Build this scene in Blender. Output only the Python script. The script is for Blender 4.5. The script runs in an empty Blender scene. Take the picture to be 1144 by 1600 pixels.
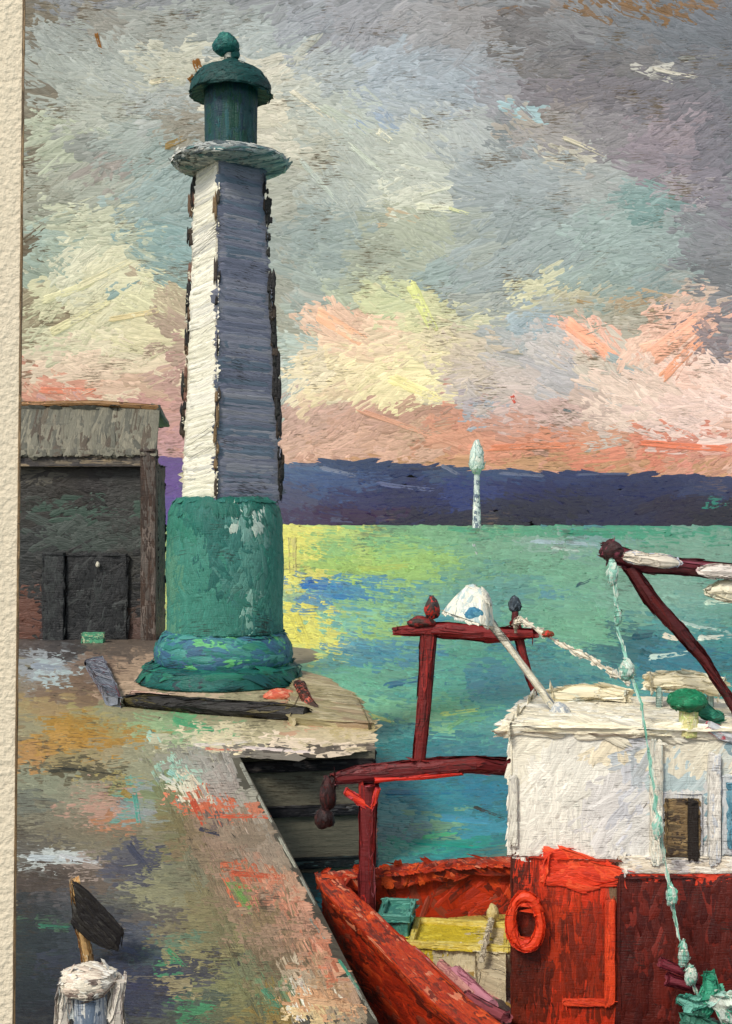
import bpy, math, random
import numpy as np
from mathutils import Vector
from mathutils.bvhtree import BVHTree

# ------------------------------------------------------------------ camera, world, sun
S = bpy.context.scene
COL = S.collection
rng = np.random.default_rng(7)
random.seed(7)
F = 1800.0; CX = 572.0; HY = 812.0          # focal length / principal column / horizon row of the photograph
cd = bpy.data.cameras.new('camera'); cam = bpy.data.objects.new('camera', cd); COL.objects.link(cam)
cam.location = (0, 0, 0); cam.rotation_euler = (math.radians(90), 0, 0)
cd.sensor_fit = 'VERTICAL'; cd.sensor_height = 36.0; cd.sensor_width = 36.0
cd.lens = 36.0 * F / 1600.0; cd.shift_y = 12.0 / 1600.0
cd.clip_start = 0.05; cd.clip_end = 12000
S.camera = cam

SUN_EL = math.radians(44); SUN_AZ = math.radians(214)   # azimuth clockwise from +Y: behind the viewer's left shoulder
sd = Vector((math.sin(SUN_AZ) * math.cos(SUN_EL), math.cos(SUN_AZ) * math.cos(SUN_EL), math.sin(SUN_EL)))
w = bpy.data.worlds.new('World'); S.world = w; w.use_nodes = True
nt = w.node_tree; bg = nt.nodes['Background']
sk = nt.nodes.new('ShaderNodeTexSky'); sk.sky_type = 'NISHITA'; sk.sun_disc = False
sk.sun_elevation = SUN_EL; sk.sun_rotation = SUN_AZ
hs = nt.nodes.new('ShaderNodeHueSaturation'); hs.inputs['Saturation'].default_value = .35   # thin overcast
nt.links.new(sk.outputs[0], hs.inputs['Color']); nt.links.new(hs.outputs[0], bg.inputs[0]); bg.inputs[1].default_value = 0.12
ld = bpy.data.lights.new('sun', 'SUN'); ld.energy = 2.4; ld.angle = math.radians(12); ld.color = (1, 0.93, 0.82)
sun = bpy.data.objects.new('sun', ld); COL.objects.link(sun)
sun.rotation_euler = sd.to_track_quat('Z', 'Y').to_euler(); sun.location = (-20, -20, 30)
S.view_settings.view_transform = 'Standard'; S.view_settings.look = 'None'
S.view_settings.exposure = 0.35; S.view_settings.gamma = 1.0; S.view_settings.use_curve_mapping = False

# ------------------------------------------------------------------ helpers
def lin(c):
    c = np.asarray(c, float) / 255.0
    return np.where(c <= 0.04045, c / 12.92, ((c + 0.055) / 1.055) ** 2.4)

def at(px, py, Y):
    return np.array([(px - CX) * Y / F, Y, (HY - py) * Y / F])

def onz(px, py, z):
    return at(px, py, -z * F / (py - HY))

def oil(name, unit, emit=0.0, diff=1.0, grain=0.0, rough=0.45, spec=0.35, bump=1.0, horiz=1.0, sea=False, uvk=1.0, gap=(92, 80, 62), thr=1.03):
    """oil paint: streaky bristle relief that follows each stroke, flecks of bare board between"""
    m = bpy.data.materials.new(name); m.use_nodes = True
    n = m.node_tree.nodes; L = m.node_tree.links; p = n['Principled BSDF']
    a = n.new('ShaderNodeVertexColor'); a.layer_name = 'Col'
    uv = n.new('ShaderNodeUVMap'); uv.uv_map = 'brush'
    mp = n.new('ShaderNodeMapping'); mp.inputs['Scale'].default_value = (0.05, 0.55, 1)
    no = n.new('ShaderNodeTexNoise'); no.inputs['Scale'].default_value = 1.0; no.inputs['Detail'].default_value = 4; no.inputs['Roughness'].default_value = 0.65
    L.new(uv.outputs[0], mp.inputs[0]); L.new(mp.outputs[0], no.inputs[0])
    r = n.new('ShaderNodeMapRange'); r.inputs[1].default_value = 0.3; r.inputs[2].default_value = 0.7
    r.inputs[3].default_value = 0.76; r.inputs[4].default_value = 1.2
    L.new(no.outputs[0], r.inputs[0])
    mx = n.new('ShaderNodeMix'); mx.data_type = 'RGBA'; mx.blend_type = 'MULTIPLY'; mx.inputs[0].default_value = 1
    L.new(a.outputs[0], mx.inputs[6]); L.new(r.outputs[0], mx.inputs[7])
    col = mx.outputs[2]
    uv2 = n.new('ShaderNodeUVMap'); uv2.uv_map = 'surf'
    h2 = None
    if grain > 0:
        mp2 = n.new('ShaderNodeMapping'); mp2.inputs['Scale'].default_value = (5.0 * horiz * uvk, 46.0 * uvk, 1)
        g = n.new('ShaderNodeTexNoise'); g.inputs['Scale'].default_value = 1.0; g.inputs['Detail'].default_value = 3; g.inputs['Roughness'].default_value = 0.7
        L.new(uv2.outputs[0], mp2.inputs[0]); L.new(mp2.outputs[0], g.inputs[0])
        mp3 = n.new('ShaderNodeMapping'); mp3.inputs['Scale'].default_value = (1.1 * uvk, 1.5 * uvk, 1)
        g2 = n.new('ShaderNodeTexNoise'); g2.inputs['Scale'].default_value = 1.0; g2.inputs['Detail'].default_value = 3
        L.new(uv2.outputs[0], mp3.inputs[0]); L.new(mp3.outputs[0], g2.inputs[0])
        ad = n.new('ShaderNodeMath'); ad.operation = 'MULTIPLY_ADD'; ad.inputs[1].default_value = 0.75
        L.new(g2.outputs[0], ad.inputs[0]); L.new(g.outputs[0], ad.inputs[2])
        ra = n.new('ShaderNodeMapRange'); ra.inputs[1].default_value = thr; ra.inputs[2].default_value = thr + .09; ra.inputs[3].default_value = 0; ra.inputs[4].default_value = grain
        L.new(ad.outputs[0], ra.inputs[0])
        mg = n.new('ShaderNodeMix'); mg.data_type = 'RGBA'
        mg.inputs[7].default_value = (*lin(gap), 1)
        L.new(ra.outputs[0], mg.inputs[0]); L.new(col, mg.inputs[6]); col = mg.outputs[2]
        h2 = g.outputs[0]
    L.new(col, p.inputs['Base Color'])
    if diff < 1:
        dm = n.new('ShaderNodeMix'); dm.data_type = 'RGBA'; dm.blend_type = 'MULTIPLY'; dm.inputs[0].default_value = 1
        dm.inputs[7].default_value = (diff, diff, diff, 1); L.new(col, dm.inputs[6]); L.new(dm.outputs[2], p.inputs['Base Color'])
    if emit > 0:
        L.new(col, p.inputs['Emission Color']); p.inputs['Emission Strength'].default_value = emit
    b = n.new('ShaderNodeBump'); b.inputs['Strength'].default_value = 1.0; b.inputs['Distance'].default_value = 1.3 * unit * bump
    L.new(no.outputs[0], b.inputs['Height'])
    if sea:
        ge = n.new('ShaderNodeNewGeometry'); vl = n.new('ShaderNodeVectorMath'); vl.operation = 'LENGTH'; L.new(ge.outputs['Position'], vl.inputs[0])
        pw = n.new('ShaderNodeMath'); pw.operation = 'POWER'; pw.inputs[1].default_value = 2; L.new(vl.outputs['Value'], pw.inputs[0])
        ml = n.new('ShaderNodeMath'); ml.operation = 'MULTIPLY'; ml.inputs[1].default_value = 3.0e-5; L.new(pw.outputs[0], ml.inputs[0])
        mi = n.new('ShaderNodeMath'); mi.operation = 'MINIMUM'; mi.inputs[1].default_value = .35; L.new(ml.outputs[0], mi.inputs[0]); L.new(mi.outputs[0], b.inputs['Distance'])
    last = b
    if h2 is not None:
        b2 = n.new('ShaderNodeBump'); b2.inputs['Strength'].default_value = 1.0; b2.inputs['Distance'].default_value = 0.9 * unit * bump
        L.new(h2, b2.inputs['Height']); L.new(b.outputs[0], b2.inputs['Normal']); last = b2
    L.new(last.outputs[0], p.inputs['Normal'])
    p.inputs['Roughness'].default_value = rough; p.inputs['Specular IOR Level'].default_value = spec
    return m

class Mesh:
    """collects arrays, links as one mesh object"""
    def __init__(s): s.V = []; s.Fc = []; s.C = []; s.B = []; s.U = []; s.n = 0
    def add(s, V, faces, C, B=None, U=None):
        V = np.asarray(V, float); k = len(V)
        C = np.asarray(C, float)
        if C.ndim == 1: C = np.tile(C, (k, 1))
        if B is None: B = np.stack([V[:, 0] + V[:, 1], V[:, 2]], 1) * 40
        if U is None: U = np.stack([V[:, 0] + V[:, 1] * .6, V[:, 2] + V[:, 1] * .3], 1)
        s.V.append(V); s.C.append(C); s.B.append(B); s.U.append(U)
        s.Fc.append([np.asarray(f) + s.n for f in faces] if not isinstance(faces, np.ndarray) else faces + s.n)
        s.n += k
    def build(s, name, m, parent=None, smooth=True):
        me = bpy.data.meshes.new(name)
        V = np.concatenate(s.V); C = np.concatenate(s.C); B = np.concatenate(s.B); U = np.concatenate(s.U)
        loops = []; tot = []
        for f in s.Fc:
            if isinstance(f, np.ndarray): loops.append(f.ravel()); tot.append(np.full(len(f), f.shape[1]))
            else:
                for q in f: loops.append(np.asarray(q)); tot.append(np.array([len(q)]))
        loops = np.concatenate(loops).astype(np.int32); tot = np.concatenate(tot).astype(np.int32)
        st = np.concatenate([[0], np.cumsum(tot)[:-1]]).astype(np.int32)
        org = np.zeros(3)
        q = parent
        while q is not None: org = org + np.array(q.location); q = q.parent
        me.vertices.add(len(V)); me.vertices.foreach_set('co', (V - org).astype(np.float32).ravel())
        me.loops.add(len(loops)); me.loops.foreach_set('vertex_index', loops)
        me.polygons.add(len(tot)); me.polygons.foreach_set('loop_start', st); me.polygons.foreach_set('loop_total', tot)
        me.polygons.foreach_set('use_smooth', np.full(len(tot), smooth))
        me.update(calc_edges=True)
        ca = me.color_attributes.new('Col', 'FLOAT_COLOR', 'POINT')
        ca.data.foreach_set('color', np.concatenate([C, np.ones((len(C), 1))], 1).astype(np.float32).ravel())
        for nm, A in (('brush', B), ('surf', U)):
            l = me.uv_layers.new(name=nm); l.data.foreach_set('uv', A[loops].astype(np.float32).ravel())
        me.materials.append(m); me.validate()
        o = bpy.data.objects.new(name, me); COL.objects.link(o)
        if parent is not None: o.parent = parent
        return o

def grid_faces(n, nu, nv):
    i = np.arange(nu - 1)[:, None] * nv + np.arange(nv - 1)[None]
    q = np.stack([i, i + nv, i + nv + 1, i + 1], -1).reshape(-1, 4)
    return (q[None] + (np.arange(n) * nu * nv)[:, None, None]).reshape(-1, 4)

def dab_local(n, L, W, H, nu=9, nv=7, ragged=0.2, bend=0.12):
    """n brush dabs in their own (along, across, up) coordinates"""
    L = np.broadcast_to(L, n)[:, None, None]; W = np.broadcast_to(W, n)[:, None, None]; H = np.broadcast_to(H, n)[:, None, None]
    u = np.linspace(-.5, .5, nu)[None, :, None] * np.ones((n, 1, nv)); v = np.linspace(-.5, .5, nv)[None, None, :] * np.ones((n, nu, 1))
    rg = 1 + ragged * rng.uniform(-1, 1, (n, 1, nv))
    x = u * rg * L
    taper = 1 - rng.uniform(-.1, .5, (n, 1, 1)) * np.clip(u, 0, 1) - 0.35 * (np.abs(u) > .45)
    y = v * W * taper * (1 + .12 * rng.uniform(-1, 1, (n, nu, nv))) + rng.uniform(-1, 1, (n, 1, 1)) * bend * (u * u - .1) * L
    br = rng.uniform(0, 1, (n, 1, nv)) + .35 * rng.uniform(-1, 1, (n, nu, nv))
    h = .35 + .55 * br + .35 * (np.abs(v) > .3) + .45 * np.exp(-((u + .38) / .1) ** 2)
    h = h * (1 - .5 * (u + .5))
    edge = (np.abs(u) > .45) | (np.abs(v) > .46)
    h = np.where(edge, -.8 + .5 * rng.uniform(0, 1, (n, nu, nv)), h) * H
    uvb = np.stack([x / W * 8 + rng.uniform(0, 900, (n, 1, 1)), v * 14 + rng.uniform(0, 900, (n, 1, 1))], -1)
    return x, y, h, uvb

def dab_cols(col, col2, n, nu, nv, vary=.05):
    k = np.clip(rng.uniform(-.35, 1.0, (n, 1, nv, 1)) * rng.uniform(0, 1, (n, 1, 1, 1)) + .15 * rng.uniform(-1, 1, (n, nu, nv, 1)), 0, 1)
    c = col[:, None, None] * (1 - k) + col2[:, None, None] * k
    c = c * (1 + vary * rng.normal(0, 1, (n, 1, 1, 1))) * (1 + .04 * rng.normal(0, 1, (n, 1, nv, 1)))
    return np.clip(c, .002, .95).reshape(-1, 3)

def px_dabs(M, surf, X, Y, ang, L, W, H, col, col2, nu=9, nv=7, ragged=.2, bend=.12, vary=.05):
    """dabs laid on a large surface; sizes are in photo pixels, surf(x,y,h) gives the world point"""
    n = len(X); x, y, h, b = dab_local(n, L, W, H, nu, nv, ragged, bend)
    c, s = np.cos(ang)[:, None, None], np.sin(ang)[:, None, None]
    PX = X[:, None, None] + x * c - y * s; PY = Y[:, None, None] + x * s + y * c
    P = surf(PX.ravel(), PY.ravel(), h.ravel())
    M.add(P, grid_faces(n, nu, nv), dab_cols(col, col2, n, nu, nv, vary), b.reshape(-1, 2), np.stack([PX.ravel(), -PY.ravel()], 1) / 100)

def parse(txt):
    out = []
    for l in txt.strip().split('\n'):
        for e in l.split(';'):
            e = e.split()
            if len(e) == 7: out.append([float(q) for q in e] + [999])
            elif len(e) == 8: out.append([float(q) for q in e])
    return np.array(out)

def pick(T, X, Y, jit, sm_=.15):
    """nearest colour patch: rows are x y rx ry r g b [angle]"""
    n = len(X); XX = X + rng.normal(0, jit, n); YY = Y + rng.normal(0, jit * .7, n)
    d = ((XX[:, None] - T[None, :, 0]) / T[None, :, 2]) ** 2 + ((YY[:, None] - T[None, :, 1]) / T[None, :, 3]) ** 2
    o = np.argsort(d, 1)[:, :2]
    wd = np.exp(-.5 * d) + 1e-9; sm = wd @ lin(T[:, 4:7]) / wd.sum(1)[:, None]
    return lin(T[o[:, 0], 4:7]) * (1 - sm_) + sm * sm_, lin(T[o[:, 1], 4:7]) * (1 - sm_) + sm * sm_, T[o[:, 0], 7]

def strokes(M, surf, rows, hf=1.0, nu=15, nv=8):
    """single deliberate strokes: x1 y1 x2 y2 width r g b"""
    for r in parse8(rows):
        x1, y1, x2, y2, wd = r[:5]; c = lin(r[5:8])[None]
        px_dabs(M, surf, np.array([(x1 + x2) / 2]), np.array([(y1 + y2) / 2]), np.array([math.atan2(y2 - y1, x2 - x1)]),
                math.hypot(x2 - x1, y2 - y1) * 1.05, wd, 2.6 * hf, c, c * .8, nu, nv, .12, .04, .0)

def parse8(t): return [[float(q) for q in e.split()] for l in t.strip().split('\n') for e in l.split(';') if e.strip()]

# ---- primitives: (verts, faces)
def box(c, s, rz=0.0, tap=1.0):
    c = np.array(c, float); s = np.array(s, float) / 2
    V = []
    for z in (-1, 1):
        k = tap if z > 0 else 1
        for x, y in ((-1, -1), (1, -1), (1, 1), (-1, 1)):
            X, Yv = x * s[0] * k, y * s[1] * k
            V.append((c[0] + X * math.cos(rz) - Yv * math.sin(rz), c[1] + X * math.sin(rz) + Yv * math.cos(rz), c[2] + z * s[2]))
    return np.array(V), [(3, 2, 1, 0), (4, 5, 6, 7), (0, 1, 5, 4), (1, 2, 6, 5), (2, 3, 7, 6), (3, 0, 4, 7)]

def prism(pts, z0, z1):
    n = len(pts); V = [(p[0], p[1], z0) for p in pts] + [(p[0], p[1], z1) for p in pts]
    return np.array(V), [tuple(range(n))[::-1], tuple(range(n, 2 * n))] + [(i, (i + 1) % n, n + (i + 1) % n, n + i) for i in range(n)]

def slabfront(pts, dy):
    """polygon given as world points (facing the viewer) thickened backwards by dy"""
    n = len(pts); V = [tuple(p) for p in pts] + [(p[0], p[1] + dy, p[2]) for p in pts]
    return np.array(V), [tuple(range(n)), tuple(range(n, 2 * n))[::-1]] + [((i + 1) % n, i, n + i, n + (i + 1) % n) for i in range(n)]

def lathe(cx, cy, prof, n=40, wob=0.0, rot=0.0):
    V = []; Fc = []
    for j, (r, z) in enumerate(prof):
        for i in range(n):
            a = 2 * math.pi * i / n + rot; rr = r * (1 + wob * math.sin(3 * a + j) * .5)
            V.append((cx + rr * math.cos(a), cy + rr * math.sin(a), z))
    for j in range(len(prof) - 1):
        for i in range(n):
            a, b = j * n + i, j * n + (i + 1) % n; Fc.append((a, b, b + n, a + n))
    Fc.append(tuple(range(n))[::-1]); Fc.append(tuple((len(prof) - 1) * n + i for i in range(n)))
    return np.array(V), Fc

def tube(path, rad, n=10, flat=1.0):
    P = np.array(path, float); k = len(P); rad = np.broadcast_to(rad, k)
    V = []; Fc = []
    for i in range(k):
        t = P[min(i + 1, k - 1)] - P[max(i - 1, 0)]; t = t / np.linalg.norm(t)
        up = np.array([0, 1, 0.0]) if abs(t[1]) < .9 else np.array([1, 0, 0.0])
        a = np.cross(t, up); a /= np.linalg.norm(a); b = np.cross(t, a)
        for j in range(n):
            q = 2 * math.pi * j / n
            V.append(P[i] + rad[i] * (math.cos(q) * a + flat * math.sin(q) * b))
    for i in range(k - 1):
        for j in range(n):
            a, b = i * n + j, i * n + (j + 1) % n; Fc.append((a, a + n, b + n, b))
    Fc.append(tuple(range(n))); Fc.append(tuple((k - 1) * n + j for j in range(n))[::-1])
    return np.array(V), Fc

def subdiv_path(pts, k=8):
    out = []
    for a, b in zip(pts[:-1], pts[1:]):
        for i in range(k): out.append(np.array(a) + (np.array(b) - np.array(a)) * i / k)
    out.append(np.array(pts[-1])); return out

def blob(c, r, n=14, wob=.15):
    prof = [(math.sin(math.pi * i / n), -math.cos(math.pi * i / n)) for i in range(n + 1)]
    V, Fc = lathe(0, 0, [(max(a, .02), b) for a, b in prof], 18)
    V = V * (1 + wob * np.sin(V[:, :1] * 4 + V[:, 2:] * 3) * .6)
    return V * np.array(r) + np.array(c), Fc

def painted(M, prim, cols, size, dens=3.0, vdir=(0, 0, 1), spread=.25, H=None, colf=None, loose=.22, only=None, base=None, hf=None):
    """cover a primitive with conforming brush dabs. size=(length,width) metres; cols = list of (r,g,b[,weight])"""
    V, Fc = prim
    colsA = lin([c[:3] for c in cols]); wt = np.array([c[3] if len(c) > 3 else 1. for c in cols]); wt = wt / wt.sum()
    bc = lin(base) if base is not None else colsA[int(np.argmax(wt))]
    # split faces so that flat primitives shade flat
    VV = []; FF = []
    k = 0
    for f in Fc:
        f = list(f); VV += [V[i] for i in f]; FF.append(tuple(range(k, k + len(f)))); k += len(f)
    M.add(np.array(VV), FF, bc * .9)
    tris = []; nf = []
    for f in Fc:
        for i in range(1, len(f) - 1): tris.append((f[0], f[i], f[i + 1]))
    T = np.array(tris); A, B, C = V[T[:, 0]], V[T[:, 1]], V[T[:, 2]]
    Nn = np.cross(B - A, C - A); ar = np.linalg.norm(Nn, axis=1) / 2; N = Nn / (2 * ar[:, None] + 1e-12)
    cen = V.mean(0)
    bv = BVHTree.FromPolygons([tuple(v) for v in V], [tuple(t) for t in tris])
    wgt = ar.copy()
    mid = (A + B + C) / 3
    face = (N * (-mid)).sum(1) > -.15 * np.linalg.norm(mid, axis=1)   # mostly the sides a passer-by on this quay can see
    wgt = np.where(face, wgt, wgt * .12)
    if only is not None: wgt = wgt * np.array([only(m_, n_) for m_, n_ in zip(mid, N)])
    n = int(dens * wgt.sum() / (size[0] * size[1])) + 3; n = min(n, 2600)
    ti = rng.choice(len(T), n, p=wgt / wgt.sum())
    r1 = np.sqrt(rng.uniform(0, 1, n))[:, None]; r2 = rng.uniform(0, 1, n)[:, None]
    P = (1 - r1) * A[ti] + r1 * (1 - r2) * B[ti] + r1 * r2 * C[ti]; Nn = N[ti]
    d = np.array(vdir, float)[None] + spread * rng.normal(0, 1, (n, 3))
    Tn = d - (d * Nn).sum(1)[:, None] * Nn; Tn /= np.linalg.norm(Tn, axis=1)[:, None] + 1e-9
    Bn = np.cross(Nn, Tn)
    H = size[1] * .075 if H is None else H * .6
    size = (size[0] * 1.25, size[1] * 1.3)
    nu, nv = 8, 6; Hm = H * rng.uniform(.6, 1.3, n)
    if hf is not None: Hm = Hm * hf(Nn)
    x, y, h, b = dab_local(n, size[0] * rng.uniform(.6, 1.25, n), size[1] * rng.uniform(.6, 1.3, n), Hm, nu, nv)
    Q = P[:, None, None] + x[..., None] * Tn[:, None, None] + y[..., None] * Bn[:, None, None]
    Q = Q.reshape(-1, 3); hh = h.ravel(); NN = np.repeat(Nn, nu * nv, 0)
    out = np.empty_like(Q)
    for i in range(len(Q)):
        q = bv.find_nearest(Q[i])
        p = np.array(q[0]); out[i] = p + (Q[i] - p) * loose
    out += NN * hh[:, None]
    if colf is None:
        ci = rng.choice(len(colsA), n, p=wt); c1 = colsA[ci]; c2 = colsA[rng.choice(len(colsA), n, p=wt)]
        c2 = c1 * .55 + c2 * .45
    else: c1, c2 = colf(P, Nn)
    M.add(out, grid_faces(n, nu, nv), dab_cols(c1, c2, n, nu, nv), b.reshape(-1, 2), None)
    return M

def thing(name, label, cat, loc, group=None):
    o = bpy.data.objects.new(name, None); COL.objects.link(o); o.location = loc; o.empty_display_size = .2
    o['label'] = label; o['category'] = cat
    if group: o['group'] = group
    return o
def tag(o, label, cat, group=None):
    o['label'] = label; o['category'] = cat
    if group: o['group'] = group
    return o
def struct(o, kind='structure'): o['kind'] = kind; return o
def pcol(T, jit):
    """colour patches given by photo position, resolved for world points on the part"""
    def f(P, N):
        X = CX + P[:, 0] / P[:, 1] * F; Y = HY - P[:, 2] / P[:, 1] * F
        a, b, _ = pick(T, X, Y, jit, .1); return a, a * .75 + b * .25
    return f

# ------------------------------------------------------------------ sky: one great painted backdrop, 4 km away
R = 4000.0
def sky_s(x, y, h):
    a = (x - CX) / F; b = (HY - y) / F; t = R / np.sqrt(1 + a * a); u = t / F
    k = 1 - h * u / R
    return np.stack([a * t * k, t * k, b * t], 1)
SKY = parse('''
60 30 30 12 128 116 92; 45 200 12 120 130 118 96; 47 330 8 80 112 92 66; 50 480 12 60 150 130 98; 46 590 10 30 150 110 80
110 60 45 22 158 166 158; 170 45 40 20 150 146 132; 240 45 50 20 158 162 152; 330 30 60 16 154 162 156; 100 130 45 40 166 174 162
190 110 50 35 170 178 168; 270 100 36 30 196 194 168; 300 60 30 20 160 168 160; 165 170 50 30 180 184 166; 250 150 45 30 168 176 170; 230 125 60 12 188 190 168
80 210 30 35 182 190 158; 140 240 30 30 148 152 142; 200 215 50 30 160 172 162; 250 235 26 24 146 166 158; 290 200 20 40 150 142 122
80 300 35 30 160 162 142; 110 270 40 20 172 176 156; 180 300 45 28 166 172 154; 250 310 45 40 146 170 166; 180 270 30 14 160 148 138
430 60 40 25 168 180 176; 500 50 50 25 152 158 166; 570 40 45 25 152 154 160; 650 45 45 25 154 154 156; 740 40 40 22 146 144 144
830 40 36 24 112 110 110; 900 40 50 30 128 130 132; 1000 50 50 30 116 122 128; 1090 45 60 30 108 116 124; 1000 14 150 7 138 98 52; 1140 60 20 60 104 110 118
430 120 26 40 208 202 178; 470 130 40 30 190 192 174; 530 110 45 30 166 176 176; 600 100 40 30 162 176 186; 680 100 60 24 154 164 172; 760 100 50 30 150 156 162
850 100 45 26 122 120 120; 930 90 50 26 108 108 112; 1010 95 40 20 118 116 116; 1100 105 50 24 112 114 120; 1050 112 40 7 184 182 168
430 170 25 35 214 206 178; 500 170 40 30 176 184 172; 560 190 36 26 182 192 178 38; 590 195 22 10 146 168 192 32; 640 160 50 25 162 174 180; 720 130 60 30 154 168 178; 800 150 40 40 146 146 152
870 140 45 20 124 118 124; 960 140 60 25 116 112 118; 1060 150 60 25 114 112 120; 890 165 50 10 138 130 126
440 230 22 30 206 200 176; 490 240 30 30 188 188 166; 560 240 46 30 172 180 168 40; 640 230 40 30 184 190 174; 710 220 50 35 172 180 176; 790 225 20 30 128 138 140; 840 200 30 14 168 158 142 30
838 182 12 8 150 190 196; 900 230 30 14 188 182 160 20; 880 210 60 22 150 146 144; 960 200 40 26 136 132 136; 1060 190 36 22 148 134 142; 1050 240 40 25 138 126 136; 1120 210 30 50 116 114 124
450 300 26 40 170 172 154; 520 300 45 30 168 178 168 40; 590 300 26 20 176 184 170; 660 310 45 14 208 210 186 -14; 700 290 25 20 186 192 176; 760 290 45 30 152 164 166
840 280 50 30 150 162 164; 930 290 36 24 158 164 160; 1000 300 26 16 126 160 156; 1025 330 30 16 104 144 140; 1080 300 30 20 160 152 156; 1130 300 24 40 128 122 134
60 345 20 20 150 150 128; 100 350 36 18 178 188 160; 160 350 40 30 200 202 166; 220 370 30 30 178 188 160; 262 400 28 36 130 166 164; 75 420 26 26 148 168 148 40; 90 375 30 14 160 184 168
450 380 26 30 148 160 152; 520 370 50 36 140 158 154; 600 390 40 40 160 168 146; 660 365 60 26 172 180 154 30; 620 345 14 12 196 170 130; 740 370 50 30 156 166 156; 800 360 45 36 144 158 158
880 380 50 30 146 162 160; 960 370 50 30 148 170 164; 1040 380 40 30 142 162 158; 1110 370 30 40 126 128 134; 1125 430 26 20 112 116 120
120 430 50 30 216 212 176 -32; 190 440 40 35 220 214 170 -32; 90 470 34 24 208 204 156 -32; 140 490 55 26 214 206 160 -32; 235 470 30 30 218 212 160; 265 480 16 30 188 168 132
445 440 24 24 158 160 144; 500 440 40 26 152 168 160; 560 450 40 14 176 186 154; 620 460 36 16 204 210 152; 675 480 24 28 208 208 150; 640 490 20 18 212 206 152; 700 430 30 22 142 164 160
760 430 50 26 148 162 162; 770 480 45 20 156 164 158; 848 440 28 14 208 204 158; 900 460 36 10 190 180 142; 960 440 50 20 140 160 152; 880 490 40 14 170 170 150; 960 480 50 14 164 160 136; 1040 440 40 20 130 150 148; 1090 460 30 14 200 172 150; 1010 470 24 10 180 150 110
90 530 40 24 208 206 162; 160 530 50 20 226 212 172; 230 520 34 24 222 210 158; 275 530 14 50 176 146 124; 285 600 14 60 190 140 128
445 500 14 30 160 160 140; 465 530 22 26 166 188 180; 520 505 34 18 238 188 154 26; 570 530 45 24 238 194 158 24; 500 545 24 16 220 200 164; 620 530 20 16 226 196 156; 640 510 22 14 218 214 152
690 520 26 24 222 204 158; 740 500 40 20 206 204 160; 760 540 30 20 204 184 156; 790 530 26 20 164 170 170; 838 498 26 20 150 172 182; 810 560 40 24 180 176 172; 860 550 40 30 192 182 176; 870 520 20 20 160 170 172
916 515 26 14 242 172 144 36; 940 540 34 14 240 178 150 36; 980 500 26 12 168 166 146; 1010 530 30 16 236 188 160 -34; 1050 510 40 20 240 178 150 -30; 1085 480 30 16 232 170 142 -30; 1080 530 30 16 226 160 132 -50; 1120 530 26 30 124 116 122; 1135 560 20 16 140 134 140
80 560 30 20 222 196 164; 150 575 60 18 230 196 164; 230 570 40 24 226 204 166; 110 600 70 10 224 168 134; 190 600 40 10 220 180 150; 90 612 60 6 220 140 112; 250 610 16 16 200 160 130
450 600 18 26 176 192 184; 490 590 30 24 232 214 174; 550 580 50 30 236 214 162; 620 590 50 30 238 220 160; 670 600 36 24 238 222 158; 600 565 30 10 240 204 160; 530 620 40 10 226 196 154
740 590 50 24 202 182 160; 740 620 36 12 184 172 166; 800 600 50 22 198 180 170; 870 590 36 20 176 172 174; 940 570 36 20 206 188 166; 960 575 26 8 150 172 174; 1000 600 50 24 226 192 170; 1060 580 36 20 240 186 162; 1120 590 40 22 236 196 176
255 640 20 20 202 140 130; 270 690 20 30 196 140 140; 262 720 14 16 160 150 160; 455 660 20 30 194 152 136; 510 650 40 24 198 156 138; 590 640 40 16 190 142 120; 650 640 40 14 186 134 112; 700 650 40 14 214 134 104; 760 640 26 12 150 170 184; 740 632 22 8 168 158 164
800 640 40 14 206 168 156; 860 650 50 20 198 158 146; 830 670 50 14 204 140 116; 920 640 30 20 196 166 150; 980 640 50 20 226 194 172; 1060 640 50 20 226 186 168; 1120 650 36 20 238 198 182; 1040 670 50 14 222 186 172; 890 655 30 10 210 176 164
460 700 30 18 206 162 140; 540 690 50 18 214 164 140; 620 690 50 18 210 158 130; 540 665 50 12 200 150 128; 660 670 30 20 196 154 122; 720 690 40 14 216 142 108; 800 700 50 12 222 138 104; 880 700 50 12 220 130 94; 960 695 50 10 210 144 110; 1010 705 60 14 224 122 90; 1090 700 40 12 216 120 94; 1130 690 30 12 222 160 140; 980 680 30 8 190 180 166
900 728 200 6 196 140 92; 500 718 60 6 190 140 118; 1120 722 50 6 208 138 108
-100 100 60 150 150 158 150; -100 400 60 150 190 190 160; -100 650 60 100 210 165 140; 1300 100 90 150 110 114 122; 1300 400 90 150 130 134 138; 1300 650 90 100 214 160 134; 560 -150 400 90 140 144 148; 1500 740 300 20 210 140 110; -200 760 300 40 200 140 130
''')
g_ = SKY[:, 4:7].mean(1)[:, None]; SKY[:, 4:7] = g_ + (SKY[:, 4:7] - g_) * .69 - np.array([3, 4, 3])   # a muted evening palette
M = Mesh()
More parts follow.
